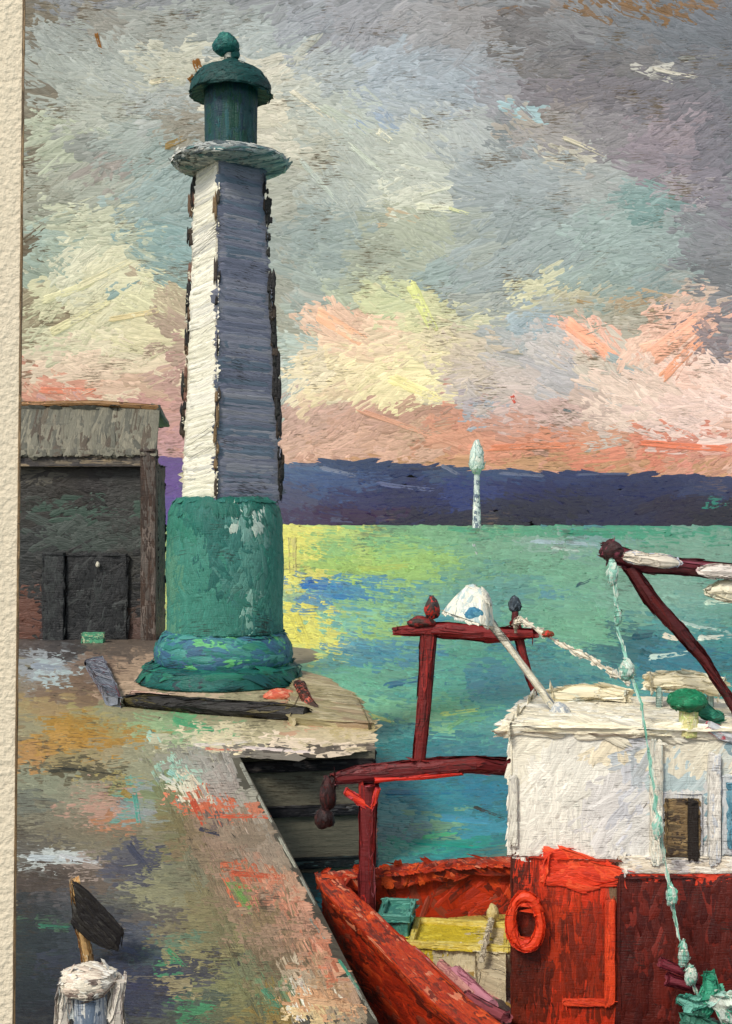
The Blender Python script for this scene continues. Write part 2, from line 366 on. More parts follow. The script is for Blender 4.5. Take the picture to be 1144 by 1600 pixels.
# backing of the dome, well past the edges of the view
gx = np.linspace(-1300, 2450, 60); gy = np.linspace(-900, 840, 40)
GX, GY = np.meshgrid(gx, gy, indexing='ij')
c1, c2, _ = pick(SKY, GX.ravel(), GY.ravel(), 0)
M.add(sky_s(GX.ravel(), GY.ravel(), np.full(GX.size, -1.2)), grid_faces(1, 60, 40)[:, ::-1], c1, None, np.stack([GX.ravel(), -GY.ravel()], 1) / 100)
def sky_layer(n, Lr, Wr, H, jit, x0, x1, y0, y1, c=(9, 7)):
    X = rng.uniform(x0, x1, n); Y = rng.uniform(y0, y1, n)
    a, b, an = pick(SKY, X, Y, jit)
    base = np.where(an < 900, np.radians(an), .28 * np.sin(X / 130 + Y / 90) + .25 * np.sin(Y / 47 - X / 210))
    ang = base + rng.normal(0, .28, n)
    px_dabs(M, sky_s, X, Y, ang, rng.uniform(*Lr, n), rng.uniform(*Wr, n), H, a, a * .55 + b * .45, *c, vary=.035)
sky_layer(1500, (60, 120), (22, 42), 1.0, 26, -700, 1850, -600, 790)
sky_layer(3600, (40, 95), (13, 30), 1.3, 12, -60, 1240, -40, 745)
sky_layer(1700, (18, 50), (5, 13), 1.8, 9, 20, 1170, -10, 742)
strokes(M, sky_s, '''
500 165 590 215 16 190 196 182; 590 205 612 222 12 228 224 202; 650 322 705 328 14 214 214 192; 655 305 715 290 6 222 222 204; 700 325 735 335 6 220 222 178
452 140 520 190 9 216 210 190; 545 225 620 290 10 196 202 188; 470 250 540 330 9 188 196 186; 880 215 950 245 8 206 198 176; 1020 108 1090 122 7 206 200 186
885 503 960 560 24 240 170 142; 1015 560 1105 490 34 240 178 152; 1035 590 1095 530 18 224 158 128; 1000 545 1050 530 18 240 190 164; 495 490 570 535 26 240 188 156; 640 440 680 520 20 216 218 150
66 470 150 440 15 222 216 176; 80 520 170 470 16 218 210 168; 120 450 210 405 12 224 216 180; 170 500 250 485 10 224 206 160; 150 200 180 212 6 190 196 180; 60 610 160 612 12 226 142 116
232 130 285 120 10 216 206 178; 560 640 740 705 9 212 160 136; 610 590 690 625 20 240 226 168; 880 640 905 645 5 120 130 132; 800 618 806 630 8 200 92 78
1000 692 1140 702 12 214 124 96; 760 700 940 695 12 212 134 104; 1060 92 1130 88 8 140 140 136; 960 152 1010 160 6 140 134 134; 900 470 930 476 6 176 150 116
150 52 160 85 7 138 92 44; 305 92 318 130 15 136 92 46; 296 120 310 135 14 128 88 44; 258 230 290 215 12 152 128 84''', 1.0)
sky = struct(M.build('sky', oil('sky_paint', R / F, emit=.41, diff=.68, grain=.85, thr=1.0, bump=1.15, rough=.5, spec=.12)))

# ------------------------------------------------------------------ far shore hills
HD = 820.0
def hill_top(x):
    return np.interp(x, [-400, 0, 230, 300, 445, 560, 640, 700, 760, 820, 900, 1000, 1144, 1400, 1800], [735, 728, 712, 716, 722, 717, 722, 728, 736, 731, 735, 738, 743, 730, 760])
def hill_s(x, y, h):
    """slope rising from the shore (near) to the crest (far)"""
    t = np.clip((826 - y) / (826 - hill_top(x)), -0.3, 1.12); Yd = HD + 260 * t
    zt = (HY - hill_top(x)) * (HD + 260) / F
    z = -4.6 + (zt + 4.6) * t
    return np.stack([(x - CX) * Yd / F, Yd - h * .3, z + h * .25], 1)
HILL = parse('''
470 740 40 10 92 100 124; 560 730 60 10 62 72 98; 640 745 50 12 54 62 92; 520 760 60 14 78 88 118; 460 790 30 24 88 84 104; 560 790 60 14 66 62 92; 700 740 30 12 70 80 104; 780 745 50 12 66 78 106
650 780 60 14 50 52 84; 740 770 40 20 60 68 108; 820 770 60 14 44 50 88; 900 750 60 12 56 64 96; 980 770 60 16 46 52 84; 1060 755 60 12 56 62 90; 1130 765 40 14 66 70 96; 860 800 70 14 38 40 66; 960 805 60 12 48 50 76; 1060 800 60 14 52 46 66; 1140 810 40 12 40 36 56
560 812 90 7 70 50 74; 700 815 80 7 42 40 66; 800 820 60 7 36 34 58; 258 745 20 40 112 84 128; 258 790 16 20 104 84 130; 100 760 90 40 96 84 112; 1128 792 10 6 60 120 110; 470 812 40 8 78 62 86; 1300 770 100 40 54 56 84''')
HILL[:, 4:7] = np.clip(56 + (HILL[:, 4:7] - 74) * 1.45, 14, 200) * np.array([.86, 1.0, .96])
M = Mesh()
gx = np.linspace(-900, 2100, 160); gt = np.linspace(0, 1, 8)
xx, tt = np.meshgrid(gx, gt, indexing='ij'); yy = 834 - (834 - hill_top(xx)) * tt
c1, _, _ = pick(HILL, xx.ravel(), yy.ravel(), 0)
M.add(hill_s(xx.ravel(), yy.ravel(), np.full(xx.size, -14.)), grid_faces(1, 160, 8), c1 * .95)
n = 2300; X = rng.uniform(-250, 1400, n); Y = hill_top(X) + 5 + rng.uniform(0, 1, n) * (822 - hill_top(X))
a, b, _ = pick(HILL, X, Y, 9)
px_dabs(M, hill_s, X, Y, .22 * np.sin(X / 60) + rng.normal(0, .16, n), rng.uniform(20, 60, n), rng.uniform(6, 14, n), 1.4, a, a * .5 + b * .5)
strokes(M, hill_s, '500 735 560 752 9 110 120 140; 450 733 500 728 7 84 92 116; 690 728 720 748 8 96 104 124; 640 738 690 734 6 40 46 70; 780 742 850 748 7 88 98 122; 900 745 980 741 6 74 84 112; 590 765 680 775 8 84 92 124')
struct(M.build('hills', oil('hill_paint', HD / F, bump=1.0, grain=.5, gap=(120, 100, 80), thr=1.05)))

# ------------------------------------------------------------------ sea
ZW = -4.56
def sea_s(x, y, h):
    y = np.maximum(y, 815.5); Yd = -ZW * F / (y - HY)
    return np.stack([(x - CX) * Yd / F, Yd, ZW + h * np.minimum(Yd * Yd / 8208 * .16, 1.3 * Yd / F)], 1)
SEA = parse('''
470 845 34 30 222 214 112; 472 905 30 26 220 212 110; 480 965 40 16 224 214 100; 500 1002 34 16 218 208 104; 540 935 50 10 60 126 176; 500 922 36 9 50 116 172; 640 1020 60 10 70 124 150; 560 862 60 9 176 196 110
820 1010 50 10 54 116 132; 700 965 60 8 70 140 160; 900 1060 60 12 60 120 134; 660 1140 40 10 80 150 150
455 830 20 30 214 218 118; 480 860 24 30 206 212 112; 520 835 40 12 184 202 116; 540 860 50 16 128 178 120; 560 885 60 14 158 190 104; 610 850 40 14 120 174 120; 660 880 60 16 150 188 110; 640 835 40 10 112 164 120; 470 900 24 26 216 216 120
700 850 40 16 118 168 130; 700 825 60 8 104 156 118; 760 850 50 16 112 160 132; 840 832 90 6 78 148 120; 960 834 90 6 58 146 118; 1060 834 70 6 44 138 112; 860 855 60 10 132 164 152; 940 850 40 10 112 150 152; 820 880 60 20 108 158 132; 900 900 60 20 112 164 138; 1000 870 60 20 108 152 134; 1100 860 60 20 116 156 140
500 915 45 10 64 128 172; 560 920 60 10 72 134 166; 620 925 60 10 84 146 156; 470 935 24 14 150 182 140; 540 940 50 10 110 166 150; 600 950 50 12 138 182 128; 680 935 40 12 104 154 140; 480 950 30 8 70 130 170; 650 910 40 10 150 186 106; 720 905 40 10 110 158 130
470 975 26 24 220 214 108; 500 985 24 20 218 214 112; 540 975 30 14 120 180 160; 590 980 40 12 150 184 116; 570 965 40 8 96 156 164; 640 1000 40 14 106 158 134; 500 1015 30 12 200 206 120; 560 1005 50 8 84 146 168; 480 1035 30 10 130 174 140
740 960 50 24 96 148 140; 800 920 60 20 92 144 140; 780 990 60 20 90 150 130; 880 950 60 30 108 160 136; 920 990 50 24 112 166 138; 860 930 40 8 84 138 156; 980 940 40 24 114 160 142
540 1035 50 12 88 148 150; 600 1030 45 12 72 128 150; 560 1055 50 14 104 166 140; 620 1060 40 16 98 152 132; 700 1040 40 14 86 148 136; 740 1030 40 14 84 146 130; 760 1060 40 14 66 118 136; 840 1030 40 20 72 132 134; 880 1060 50 20 76 132 138; 920 1040 40 20 84 140 136
560 1090 40 14 112 174 150; 600 1110 40 14 126 184 150; 620 1085 30 12 84 144 140; 700 1080 40 16 92 160 142; 720 1110 50 14 108 170 132; 780 1100 40 14 74 132 138; 690 1130 40 12 136 184 144; 760 1140 40 20 84 146 142; 590 1145 36 14 84 140 140; 620 1165 40 12 46 116 122; 720 1165 50 12 62 118 132; 790 1160 30 14 82 126 140
1000 920 40 20 116 158 142; 1060 930 40 20 124 164 150; 1000 1010 40 24 44 94 104; 1040 980 30 14 70 132 134; 1090 960 40 20 110 156 148; 1120 1000 40 16 64 130 134; 1060 1030 60 16 56 112 132; 1130 1035 40 18 52 116 130; 960 1020 24 14 54 104 112; 1130 1110 40 40 74 144 138; 1000 1080 40 14 92 152 144; 1040 1070 60 12 74 132 142; 900 1080 60 12 80 132 136
610 1230 40 16 60 134 150; 680 1250 50 20 56 130 146; 760 1240 40 20 50 118 146; 620 1270 40 16 96 152 156; 760 1290 40 16 64 140 164; 700 1285 40 12 120 160 128; 640 1300 40 12 104 134 140; 680 1320 60 10 60 154 136; 740 1320 50 10 44 138 130; 620 1335 40 12 104 162 150; 590 1350 30 10 84 128 130; 680 1338 60 8 50 136 140; 540 1360 30 12 66 160 160; 780 1330 20 14 92 120 112
470 1380 40 30 50 56 58; 260 900 20 90 186 198 116; 255 830 20 20 140 168 120; 255 960 16 26 170 190 140; 1300 950 120 120 100 150 136; 100 900 120 60 100 150 130; 1300 1300 200 200 56 124 136; 900 1500 300 200 50 110 120''')
g_ = SEA[:, 4:7].mean(1)[:, None]; SEA[:, 4:7] = np.clip(g_ + (SEA[:, 4:7] - g_) * 1.06 + np.array([2, 4, 0]), 0, 245)
M = Mesh()
# the open sheet reaches the horizon in all directions
ys = np.concatenate([np.array([-60., -5, 2, 5, 8]), np.geomspace(10, 9000, 60)])
fx = np.linspace(-1.6, 1.6, 50)
YY, FX = np.meshgrid(ys, fx, indexing='ij'); XX = FX * (np.abs(YY) + 60)
pxs = CX + XX / np.maximum(YY, 5) * F; pys = HY + (-ZW) / np.maximum(YY, 5) * F
c1, _, _ = pick(SEA, np.clip(pxs.ravel(), -200, 1400), np.clip(pys.ravel(), 816, 1500), 0)
M.add(np.stack([XX.ravel(), YY.ravel(), np.full(XX.size, ZW - .004)], 1), grid_faces(1, len(ys), 50)[:, ::-1], c1 * .9, None, np.stack([XX.ravel() * .1, YY.ravel() * .1], 1))
def sea_layer(n, Lr, Wr, H, jit, x0, x1, y0, y1):
    Y = y0 + (y1 - y0) * rng.uniform(0, 1, n) ** 1.15; X = rng.uniform(x0, x1, n)
    a, b, _ = pick(SEA, X, Y, jit, .2)
    px_dabs(M, sea_s, X, Y, rng.normal(0, .1, n) + .08 * np.sin(X / 70), rng.uniform(*Lr, n), rng.uniform(*Wr, n), H, a, a * .5 + b * .5, vary=.05)
sea_layer(1300, (60, 120), (16, 26), 1.0, 14, -300, 1500, 826, 1430)
sea_layer(3400, (30, 75), (7, 15), 1.5, 11, 200, 1200, 826, 1400)
sea_layer(3000, (14, 42), (3.5, 8), 1.9, 13, 430, 1160, 824, 1380)
strokes(M, sea_s, '''
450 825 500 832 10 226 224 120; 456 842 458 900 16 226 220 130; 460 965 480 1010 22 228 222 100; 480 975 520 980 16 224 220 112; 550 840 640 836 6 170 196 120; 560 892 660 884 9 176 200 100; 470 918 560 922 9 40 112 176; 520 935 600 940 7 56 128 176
480 912 520 908 5 30 96 168; 700 830 860 832 6 70 160 120; 880 836 1080 832 7 30 140 108; 830 848 950 853 5 160 186 190; 860 858 930 864 4 176 196 184; 900 918 940 900 4 64 110 116; 740 1000 860 985 9 80 150 120; 600 1075 700 1050 10 60 116 140
1040 965 1100 985 6 226 222 200; 1060 975 1144 990 5 176 206 194; 1035 995 1075 1003 8 232 224 200; 1090 1000 1150 995 6 206 214 198; 1015 1030 1080 1020 8 190 214 200; 1060 1010 1150 1030 10 46 112 132; 985 1000 1040 990 9 30 84 96; 1000 1020 1030 1030 9 40 92 100
690 1118 760 1108 7 170 200 120; 580 1120 620 1130 6 196 214 130; 600 1240 780 1236 9 40 120 150; 690 1278 770 1285 14 70 150 176; 640 1315 760 1322 9 34 150 132; 660 1310 720 1300 7 80 184 130; 740 1262 790 1280 5 60 60 56; 510 1362 560 1358 9 60 170 170; 1100 945 1150 940 7 196 220 196
1010 1130 1030 1100 8 70 150 150; 1130 1060 1150 1120 10 84 160 140; 700 1140 730 1120 8 120 180 130; 740 852 746 868 5 200 214 210; 250 850 256 900 10 206 216 130; 247 870 262 960 9 212 214 120; 252 960 248 990 8 160 190 150''', 1.0)  # small pale stroke below the beacon is its reflection, painted in
struct(M.build('sea', oil('sea_paint', .02, bump=1.2, gap=(60, 74, 66), thr=.99, grain=.6, rough=.5, spec=.16, sea=True)))

# ------------------------------------------------------------------ quay
ZQ = -3.0
def quay_s(x, y, h):
    y = np.maximum(y, 960); Yd = -ZQ * F / (y - HY)
    return np.stack([(x - CX) * Yd / F, Yd, ZQ + h * Yd / F * .3], 1)
e0 = onz(592, 1600, ZQ); e1 = onz(500, 1420, ZQ); e2 = onz(432, 1290, ZQ); e3 = onz(372, 1178, ZQ); e4 = onz(586, 1172, ZQ); e5 = onz(584, 1125, ZQ); e6 = onz(462, 1045, ZQ); e7 = onz(452, 1004, ZQ); e8 = onz(249, 1002, ZQ)
QP = [(3.2, -8), (1.6, 0), e0[:2], e1[:2], e2[:2], e3[:2], e4[:2], e5[:2], e6[:2], e7[:2], e8[:2], (-5.55, 31), (-60, 31), (-60, -8)]
QP = [tuple(map(float, p)) for p in QP]
def inside(px, py, poly):
    r = np.zeros(len(px), bool); j = len(poly) - 1
    for i in range(len(poly)):
        xi, yi = poly[i]; xj, yj = poly[j]
        k = ((yi > py) != (yj > py)) & (px < (xj - xi) * (py - yi) / (yj - yi + 1e-12) + xi); r ^= k; j = i
    return r
QUAY = parse('''
350 1330 22 40 146 126 112; 375 1440 26 40 142 122 106; 430 1460 24 40 150 128 112; 320 1290 16 30 140 124 108; 410 1350 16 40 156 140 126; 470 1450 16 30 176 140 122; 420 1540 24 30 134 124 98; 130 1520 60 40 58 64 78; 70 1470 30 60 50 58 64; 230 1460 30 14 84 90 104; 200 1520 30 30 64 70 90; 110 1395 50 14 84 84 88; 190 1380 24 14 96 98 102
60 1000 30 20 84 80 80; 120 1005 50 14 66 64 66; 190 1010 40 14 96 88 82; 70 1040 36 20 142 150 158; 100 1055 24 16 160 178 184; 60 1075 24 20 128 120 110; 150 1050 30 20 118 102 92; 130 1080 50 16 112 94 80; 210 1060 24 20 152 134 118
90 1100 60 12 146 128 96; 60 1110 20 14 150 138 104; 200 1105 60 12 134 134 110; 240 1070 40 12 178 158 140; 300 1115 50 10 122 138 112; 300 1135 36 10 92 152 112; 240 1130 30 12 132 158 124; 180 1130 40 14 146 138 98; 120 1135 40 12 152 120 58; 60 1135 20 16 140 140 118; 160 1150 60 10 158 122 56; 90 1155 40 14 168 134 76
380 1110 40 12 150 146 122; 420 1120 40 12 140 136 112; 360 1150 70 10 196 188 162; 440 1145 50 10 166 160 132; 520 1150 40 14 184 172 146; 540 1125 30 20 172 160 120; 460 1165 70 7 210 196 180; 300 1165 40 8 176 176 156; 270 1150 30 10 142 160 130; 480 1125 20 10 176 140 120; 400 1180 60 6 120 116 110
60 1180 30 14 168 130 84; 110 1180 60 12 140 132 100; 180 1175 40 12 146 136 110; 220 1185 30 20 140 142 122; 140 1200 60 8 84 80 64; 80 1205 30 8 96 92 76; 70 1225 40 16 128 134 118; 120 1240 50 16 132 134 118; 60 1260 30 20 104 110 104; 170 1245 24 16 168 138 126; 160 1270 26 16 166 136 124; 200 1290 36 10 166 120 92; 190 1225 16 10 150 140 90; 210 1255 14 20 92 150 140; 225 1270 20 24 136 142 146
90 1280 50 20 122 120 106; 150 1300 50 16 112 108 94; 60 1320 30 16 92 90 86; 100 1340 50 8 176 186 188; 150 1345 40 10 140 128 122; 200 1340 30 20 88 90 100; 225 1350 20 26 74 76 92; 170 1320 40 14 120 116 100; 260 1320 20 24 112 112 88; 240 1300 30 14 126 122 104
80 1380 40 20 80 72 68; 160 1380 40 16 102 92 84; 60 1420 30 24 58 62 66; 110 1420 40 24 70 74 80; 230 1390 36 14 138 138 112; 260 1400 40 12 134 134 112; 280 1370 30 16 120 122 104; 210 1420 36 16 92 94 92; 250 1435 40 12 96 92 90; 80 1445 36 8 74 100 84; 180 1440 40 14 70 72 80
60 1490 36 30 52 62 66; 140 1480 50 26 58 66 74; 210 1480 40 20 66 72 88; 270 1460 36 14 124 118 96; 290 1470 30 12 96 124 108; 300 1490 40 12 138 134 104; 240 1500 30 16 70 82 92; 270 1500 16 12 80 146 108; 340 1495 30 12 140 136 102; 300 1510 30 10 64 66 84; 220 1530 40 20 60 64 84; 60 1550 40 30 46 54 60; 240 1560 36 20 62 66 84; 330 1520 30 10 74 76 84; 300 1540 40 12 150 142 112; 340 1560 30 14 84 96 90; 310 1580 24 12 72 132 98; 270 1585 30 14 84 88 84; 360 1580 30 20 104 108 88; 100 1580 60 20 46 50 58
300 1185 30 10 142 142 134; 330 1200 30 20 154 152 148; 280 1215 20 14 158 196 182; 300 1235 20 12 206 206 188; 265 1235 14 20 116 126 92; 350 1230 26 20 160 152 148; 320 1262 15 11 196 100 70; 300 1240 7 7 196 108 76; 350 1275 14 7 196 104 74; 385 1275 22 6 190 112 84; 400 1240 20 20 150 150 140; 340 1290 14 10 96 90 92; 370 1300 40 16 138 124 110; 420 1290 20 16 152 146 136; 280 1280 20 30 118 112 82; 250 1270 14 20 130 140 132; 310 1310 24 20 124 110 88; 330 1340 20 16 132 118 100
390 1320 40 14 128 116 102; 420 1330 30 14 144 132 120; 380 1366 30 7 190 104 76; 420 1372 28 7 190 118 90; 440 1350 20 14 150 138 124; 460 1380 24 14 176 150 130; 350 1390 26 20 128 116 96; 370 1395 10 14 118 142 92; 400 1400 26 12 142 120 102; 440 1410 30 14 190 132 110; 480 1425 20 14 196 150 130; 380 1420 14 12 122 142 80; 420 1440 40 14 130 116 90; 330 1430 20 30 124 120 92
350 1470 30 20 118 118 92; 400 1480 40 16 126 114 94; 450 1470 36 14 140 118 98; 500 1480 26 14 196 132 108; 530 1520 14 12 190 118 92; 500 1505 26 12 176 140 116; 440 1510 30 16 120 108 88; 400 1520 30 16 116 124 100; 360 1530 26 16 122 126 94; 520 1500 20 10 200 150 130; 470 1530 26 12 180 166 146; 470 1545 14 6 226 214 200
390 1560 30 16 126 126 92; 430 1560 26 16 96 132 104; 440 1590 20 14 140 120 70; 480 1565 30 12 214 168 132; 520 1550 26 12 170 144 116; 540 1575 30 14 196 152 120; 500 1585 26 12 226 196 152; 560 1590 26 14 160 150 132; 470 1590 12 8 236 226 210; 560 1550 12 16 176 150 130; 400 1595 24 10 132 122 84
480 1175 90 4 60 54 54; 200 1700 300 60 80 84 82; 500 1800 200 100 130 120 100; -200 1200 150 200 120 116 100''')
g_ = QUAY[:, 4:7].mean(1)[:, None]; QUAY[:, 4:7] = np.clip(g_ + (QUAY[:, 4:7] - g_) * .97 + 4, 0, 245) * np.array([1.0, .985, .955]); QUAY[:, 4:7] = np.clip(112 + (QUAY[:, 4:7] - 110) * 1.2, 12, 245)
M = Mesh()
V, Fc = prism(QP, -7.0, ZQ - .002)
M.add(V, Fc, lin((112, 108, 92)))
def quay_layer(n, Lr, Wr, H, jit, x0=-120, y1=1660):
    X = rng.uniform(x0, 620, n); Y = 998 + (y1 - 998) * rng.uniform(0, 1, n)
    P = quay_s(X, Y, X * 0); k = inside(P[:, 0] + .04, P[:, 1], QP) & inside(P[:, 0] + .18 * np.minimum(1, P[:, 1] / 20), P[:, 1], QP); X = X[k]; Y = Y[k]; n = len(X)
    a, b, _ = pick(QUAY, X, Y, jit, .2)
    # along the coping the strokes run with the edge, elsewhere they lie flat
    ex = np.interp(Y, [1178, 1290, 1420, 1600], [372, 432, 500, 592]); edge = (Y > 1180) & (ex - X < 150 + (Y - 1180) * .1)
    ang = np.where(edge & (rng.uniform(0, 1, n) < .6), math.atan2(130, 66) + rng.normal(0, .12, n), rng.normal(0, .13, n))
    L = rng.uniform(*Lr, n); dist = ex - X; L = np.where((dist < 40) & (Y > 1180), np.minimum(L, 26), L)
    px_dabs(M, quay_s, X, Y, ang, L, rng.uniform(*Wr, n), H, a, a * .55 + b * .45)
quay_layer(900, (60, 110), (18, 30), 1.0, 14)
quay_layer(3000, (28, 70), (8, 17), 1.4, 11)
quay_layer(2600, (14, 40), (4, 9), 1.8, 12, 20, 1615)
strokes(M, quay_s, '''
44 1340 120 1344 12 186 196 198; 90 1336 160 1350 7 200 204 204; 250 1212 300 1240 8 212 214 200; 262 1205 290 1222 10 160 208 192; 270 1125 340 1142 13 86 164 116; 300 1165 400 1158 6 226 216 202; 380 1168 500 1176 6 232 216 208; 320 1170 380 1172 5 216 128 104
300 1250 320 1290 12 200 84 54; 345 1276 420 1276 7 196 92 62; 362 1364 445 1372 10 194 90 60; 210 1240 218 1290 9 96 168 150; 190 1236 206 1246 12 160 136 70; 484 1436 510 1470 4 176 176 160; 545 1524 566 1560 4 186 186 170; 436 1308 462 1354 5 186 186 168; 470 1370 492 1412 4 170 170 156; 376 1192 398 1236 6 166 166 152; 404 1244 424 1284 4 186 186 170; 568 1562 588 1594 4 176 176 160
372 1392 392 1420 9 118 160 84; 262 1484 292 1514 9 84 156 110; 310 1572 340 1576 13 80 146 104; 470 1534 472 1548 7 240 222 204; 462 1590 476 1594 10 240 232 222; 480 1562 560 1575 12 226 182 140; 410 1545 440 1575 10 96 150 116; 310 1295 346 1305 7 66 64 78
60 1447 110 1450 8 60 120 96; 190 1482 260 1500 10 66 76 100; 200 1540 270 1548 12 62 64 88; 76 1206 150 1200 6 62 62 50; 90 1200 190 1212 4 50 50 42; 200 1320 240 1370 13 70 74 92; 50 1040 100 1046 12 150 160 170; 530 1500 560 1545 5 90 170 140''', 1.0)
quay_mat = oil('quay_paint', .011, bump=1.3, grain=.75, gap=(62, 54, 44), thr=.98, rough=.5, spec=.2)
struct(M.build('quay', quay_mat))
# seaward head of the quay: stone face with dark timber rubbing strakes, a thing of its own
FACEk = 1.3
M = Mesh()
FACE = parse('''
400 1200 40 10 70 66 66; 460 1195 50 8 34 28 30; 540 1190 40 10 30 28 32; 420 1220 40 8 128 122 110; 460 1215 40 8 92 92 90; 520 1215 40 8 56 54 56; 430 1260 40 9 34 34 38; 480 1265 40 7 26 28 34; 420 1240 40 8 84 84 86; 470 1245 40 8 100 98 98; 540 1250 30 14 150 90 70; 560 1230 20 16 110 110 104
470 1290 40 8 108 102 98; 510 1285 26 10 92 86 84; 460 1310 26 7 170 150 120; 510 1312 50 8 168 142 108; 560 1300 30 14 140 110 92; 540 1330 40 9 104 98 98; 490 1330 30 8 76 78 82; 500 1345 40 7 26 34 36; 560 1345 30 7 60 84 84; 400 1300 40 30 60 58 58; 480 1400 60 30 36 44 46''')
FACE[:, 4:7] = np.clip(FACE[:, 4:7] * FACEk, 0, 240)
fw = float(e4[0] - e3[0]) + .5
c0 = np.array([(e3[0] + e4[0]) / 2 - .25, e4[1] - .04, (ZQ + ZW) / 2 - .1])
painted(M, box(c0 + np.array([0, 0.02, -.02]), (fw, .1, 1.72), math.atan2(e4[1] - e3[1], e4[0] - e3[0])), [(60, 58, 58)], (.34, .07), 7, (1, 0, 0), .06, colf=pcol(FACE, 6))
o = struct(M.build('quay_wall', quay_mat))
def timber(y, col):
    M = Mesh(); z = (HY - y) * 15.0 / F
    painted(M, box((c0[0] + .05, c0[1] - .12, z), (fw - .15, .12, .12), math.atan2(e4[1] - e3[1], e4[0] - e3[0])), col, (.4, .07), 5, (1, 0, 0), .05)
    return M
TG = 'rubbing timbers on the quay head'
tag(timber(1192, [(36, 30, 32), (22, 20, 24), (70, 66, 66, .4)]).build('fender_timber', quay_mat), 'topmost black rubbing timber just under the quay edge', 'timber', TG)
tag(timber(1262, [(30, 32, 36), (24, 24, 30), (90, 90, 92, .4)]).build('fender_timber', quay_mat), 'middle dark rubbing timber level with the red gallows hook', 'timber', TG)
tag(timber(1343, [(26, 34, 38), (20, 26, 30), (60, 84, 84, .3)]).build('fender_timber', quay_mat), 'lowest black rubbing timber right at the waterline', 'timber', TG)

mats = {}
def om(unit, **k):
    key = (unit, tuple(sorted(k.items())))
    if key not in mats: mats[key] = oil('oil_paint', unit, **{**dict(grain=.8, uvk=.012 / unit, gap=(38, 32, 28), thr=1.0), **k})
    return mats[key]

# ------------------------------------------------------------------ lighthouse
D = 21.4; U = D / F; lx = (355 - CX) * U
zz = lambda py: (HY - py) * U
lh = thing('lighthouse', 'tall slim lighthouse, white shaft shade-painted grey at right, on a teal drum under a dark green lantern', 'lighthouse', (lx, D, ZQ))
MU = om(U)
M = Mesh(); painted(M, lathe(lx - 9 * U, D, [(121 * U, ZQ), (124 * U, zz(1062)), (118 * U, zz(1040)), (104 * U, zz(1034))], 48), [(22, 92, 86, 3), (14, 72, 74, 2), (30, 112, 92), (40, 60, 66, .4)], (.8, .2), 4.5, (1, 0, 0), .2); M.build('plinth', MU, lh)
M = Mesh(); painted(M, lathe(lx - 5 * U, D, [(104 * U, zz(1034) - .02), (107 * U, zz(1022)), (104 * U, zz(1006)), (96 * U, zz(992)), (88 * U, zz(984))], 48), [(58, 110, 132, 2), (52, 92, 122), (40, 116, 108, 2), (96, 178, 112, .8), (70, 140, 132)], (.55, .14), 4.5, (1, 0, 0), .15); M.build('moulding', MU, lh)
DR = parse('''280 820 20 40 50 128 108; 300 800 40 20 30 108 96; 300 870 30 40 66 138 122; 340 820 30 30 36 106 98; 330 880 16 50 36 104 98; 360 860 20 60 58 126 118; 388 822 16 20 120 170 160; 400 815 12 18 214 232 218; 365 912 7 16 160 200 188; 388 942 7 26 140 188 174; 390 870 14 40 88 148 136; 420 850 14 60 56 134 118; 430 930 12 40 76 146 130; 300 930 40 30 62 136 120; 340 960 40 20 58 130 116; 420 975 20 12 50 118 112; 272 890 10 60 90 148 122; 350 790 60 10 20 104 90''')  # palest patches are highlights painted into the teal
DR[:, 4:7] *= .93
M = Mesh(); painted(M, lathe(lx - 3 * U, D, [(90 * U, zz(984) - .02), (89 * U, zz(940)), (91 * U, zz(880)), (88 * U, zz(810)), (82 * U, zz(788)), (74 * U, zz(779))], 48), [(52, 128, 112)], (.42, .13), 5, (.0, 0, 1), .35, colf=pcol(DR, 9)); M.build('drum', MU, lh)
a_b, a_t = 113 * U, 78 * U; ang = math.atan2(.574, .82)    # square shaft turned so the lit flank shows narrow
def shaft():
    V = []
    rz = math.radians(35)
    zs = [zz(779) - .02, zz(640), zz(520), zz(400), zz(268)]
    for i, z in enumerate(zs):
        s = a_b + (a_t - a_b) * (z - zs[0]) / (zs[-1] - zs[0])
        cx = lx + (6 - 3 * i / 4) * U
        for x, y in ((-1, -1), (1, -1), (1, 1), (-1, 1)):
            X, Y = x * s / 2, y * s / 2
            V.append((cx + X * math.cos(rz) - Y * math.sin(rz), D + X * math.sin(rz) + Y * math.cos(rz), z))
    Fc = [(3, 2, 1, 0), (16, 17, 18, 19)]
    for j in range(4):
        for i in range(4): Fc.append((j * 4 + i, j * 4 + (i + 1) % 4, (j + 1) * 4 + (i + 1) % 4, (j + 1) * 4 + i))
    return np.array(V), Fc
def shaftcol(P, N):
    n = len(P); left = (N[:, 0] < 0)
    W1 = lin([(236, 232, 212), (230, 226, 204), (240, 236, 220), (206, 204, 192)]); G1 = lin([(120, 124, 140), (128, 130, 144), (110, 114, 132), (138, 139, 148), (98, 112, 128)])  # W1 white paint; G1 grey puts the shade on the right-hand flanks
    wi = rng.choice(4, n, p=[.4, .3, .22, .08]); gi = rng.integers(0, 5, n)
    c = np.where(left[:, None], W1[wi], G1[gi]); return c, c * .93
sv = shaft()
M = Mesh()
V4, F4 = sv
VV = []; FF = []
for f in F4: FF.append(tuple(range(len(VV), len(VV) + 4))); VV += [V4[i] for i in f]
VV = np.array(VV); FN = np.array([np.cross(VV[f[1]] - VV[f[0]], VV[f[2]] - VV[f[0]])[0] for f in FF for _ in f])
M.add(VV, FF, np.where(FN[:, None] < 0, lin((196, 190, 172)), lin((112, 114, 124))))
def edge_pt(i, t):
    k = t * 4; j = min(int(k), 3); k -= j; return V4[j * 4 + i] * (1 - k) + V4[(j + 1) * 4 + i] * k
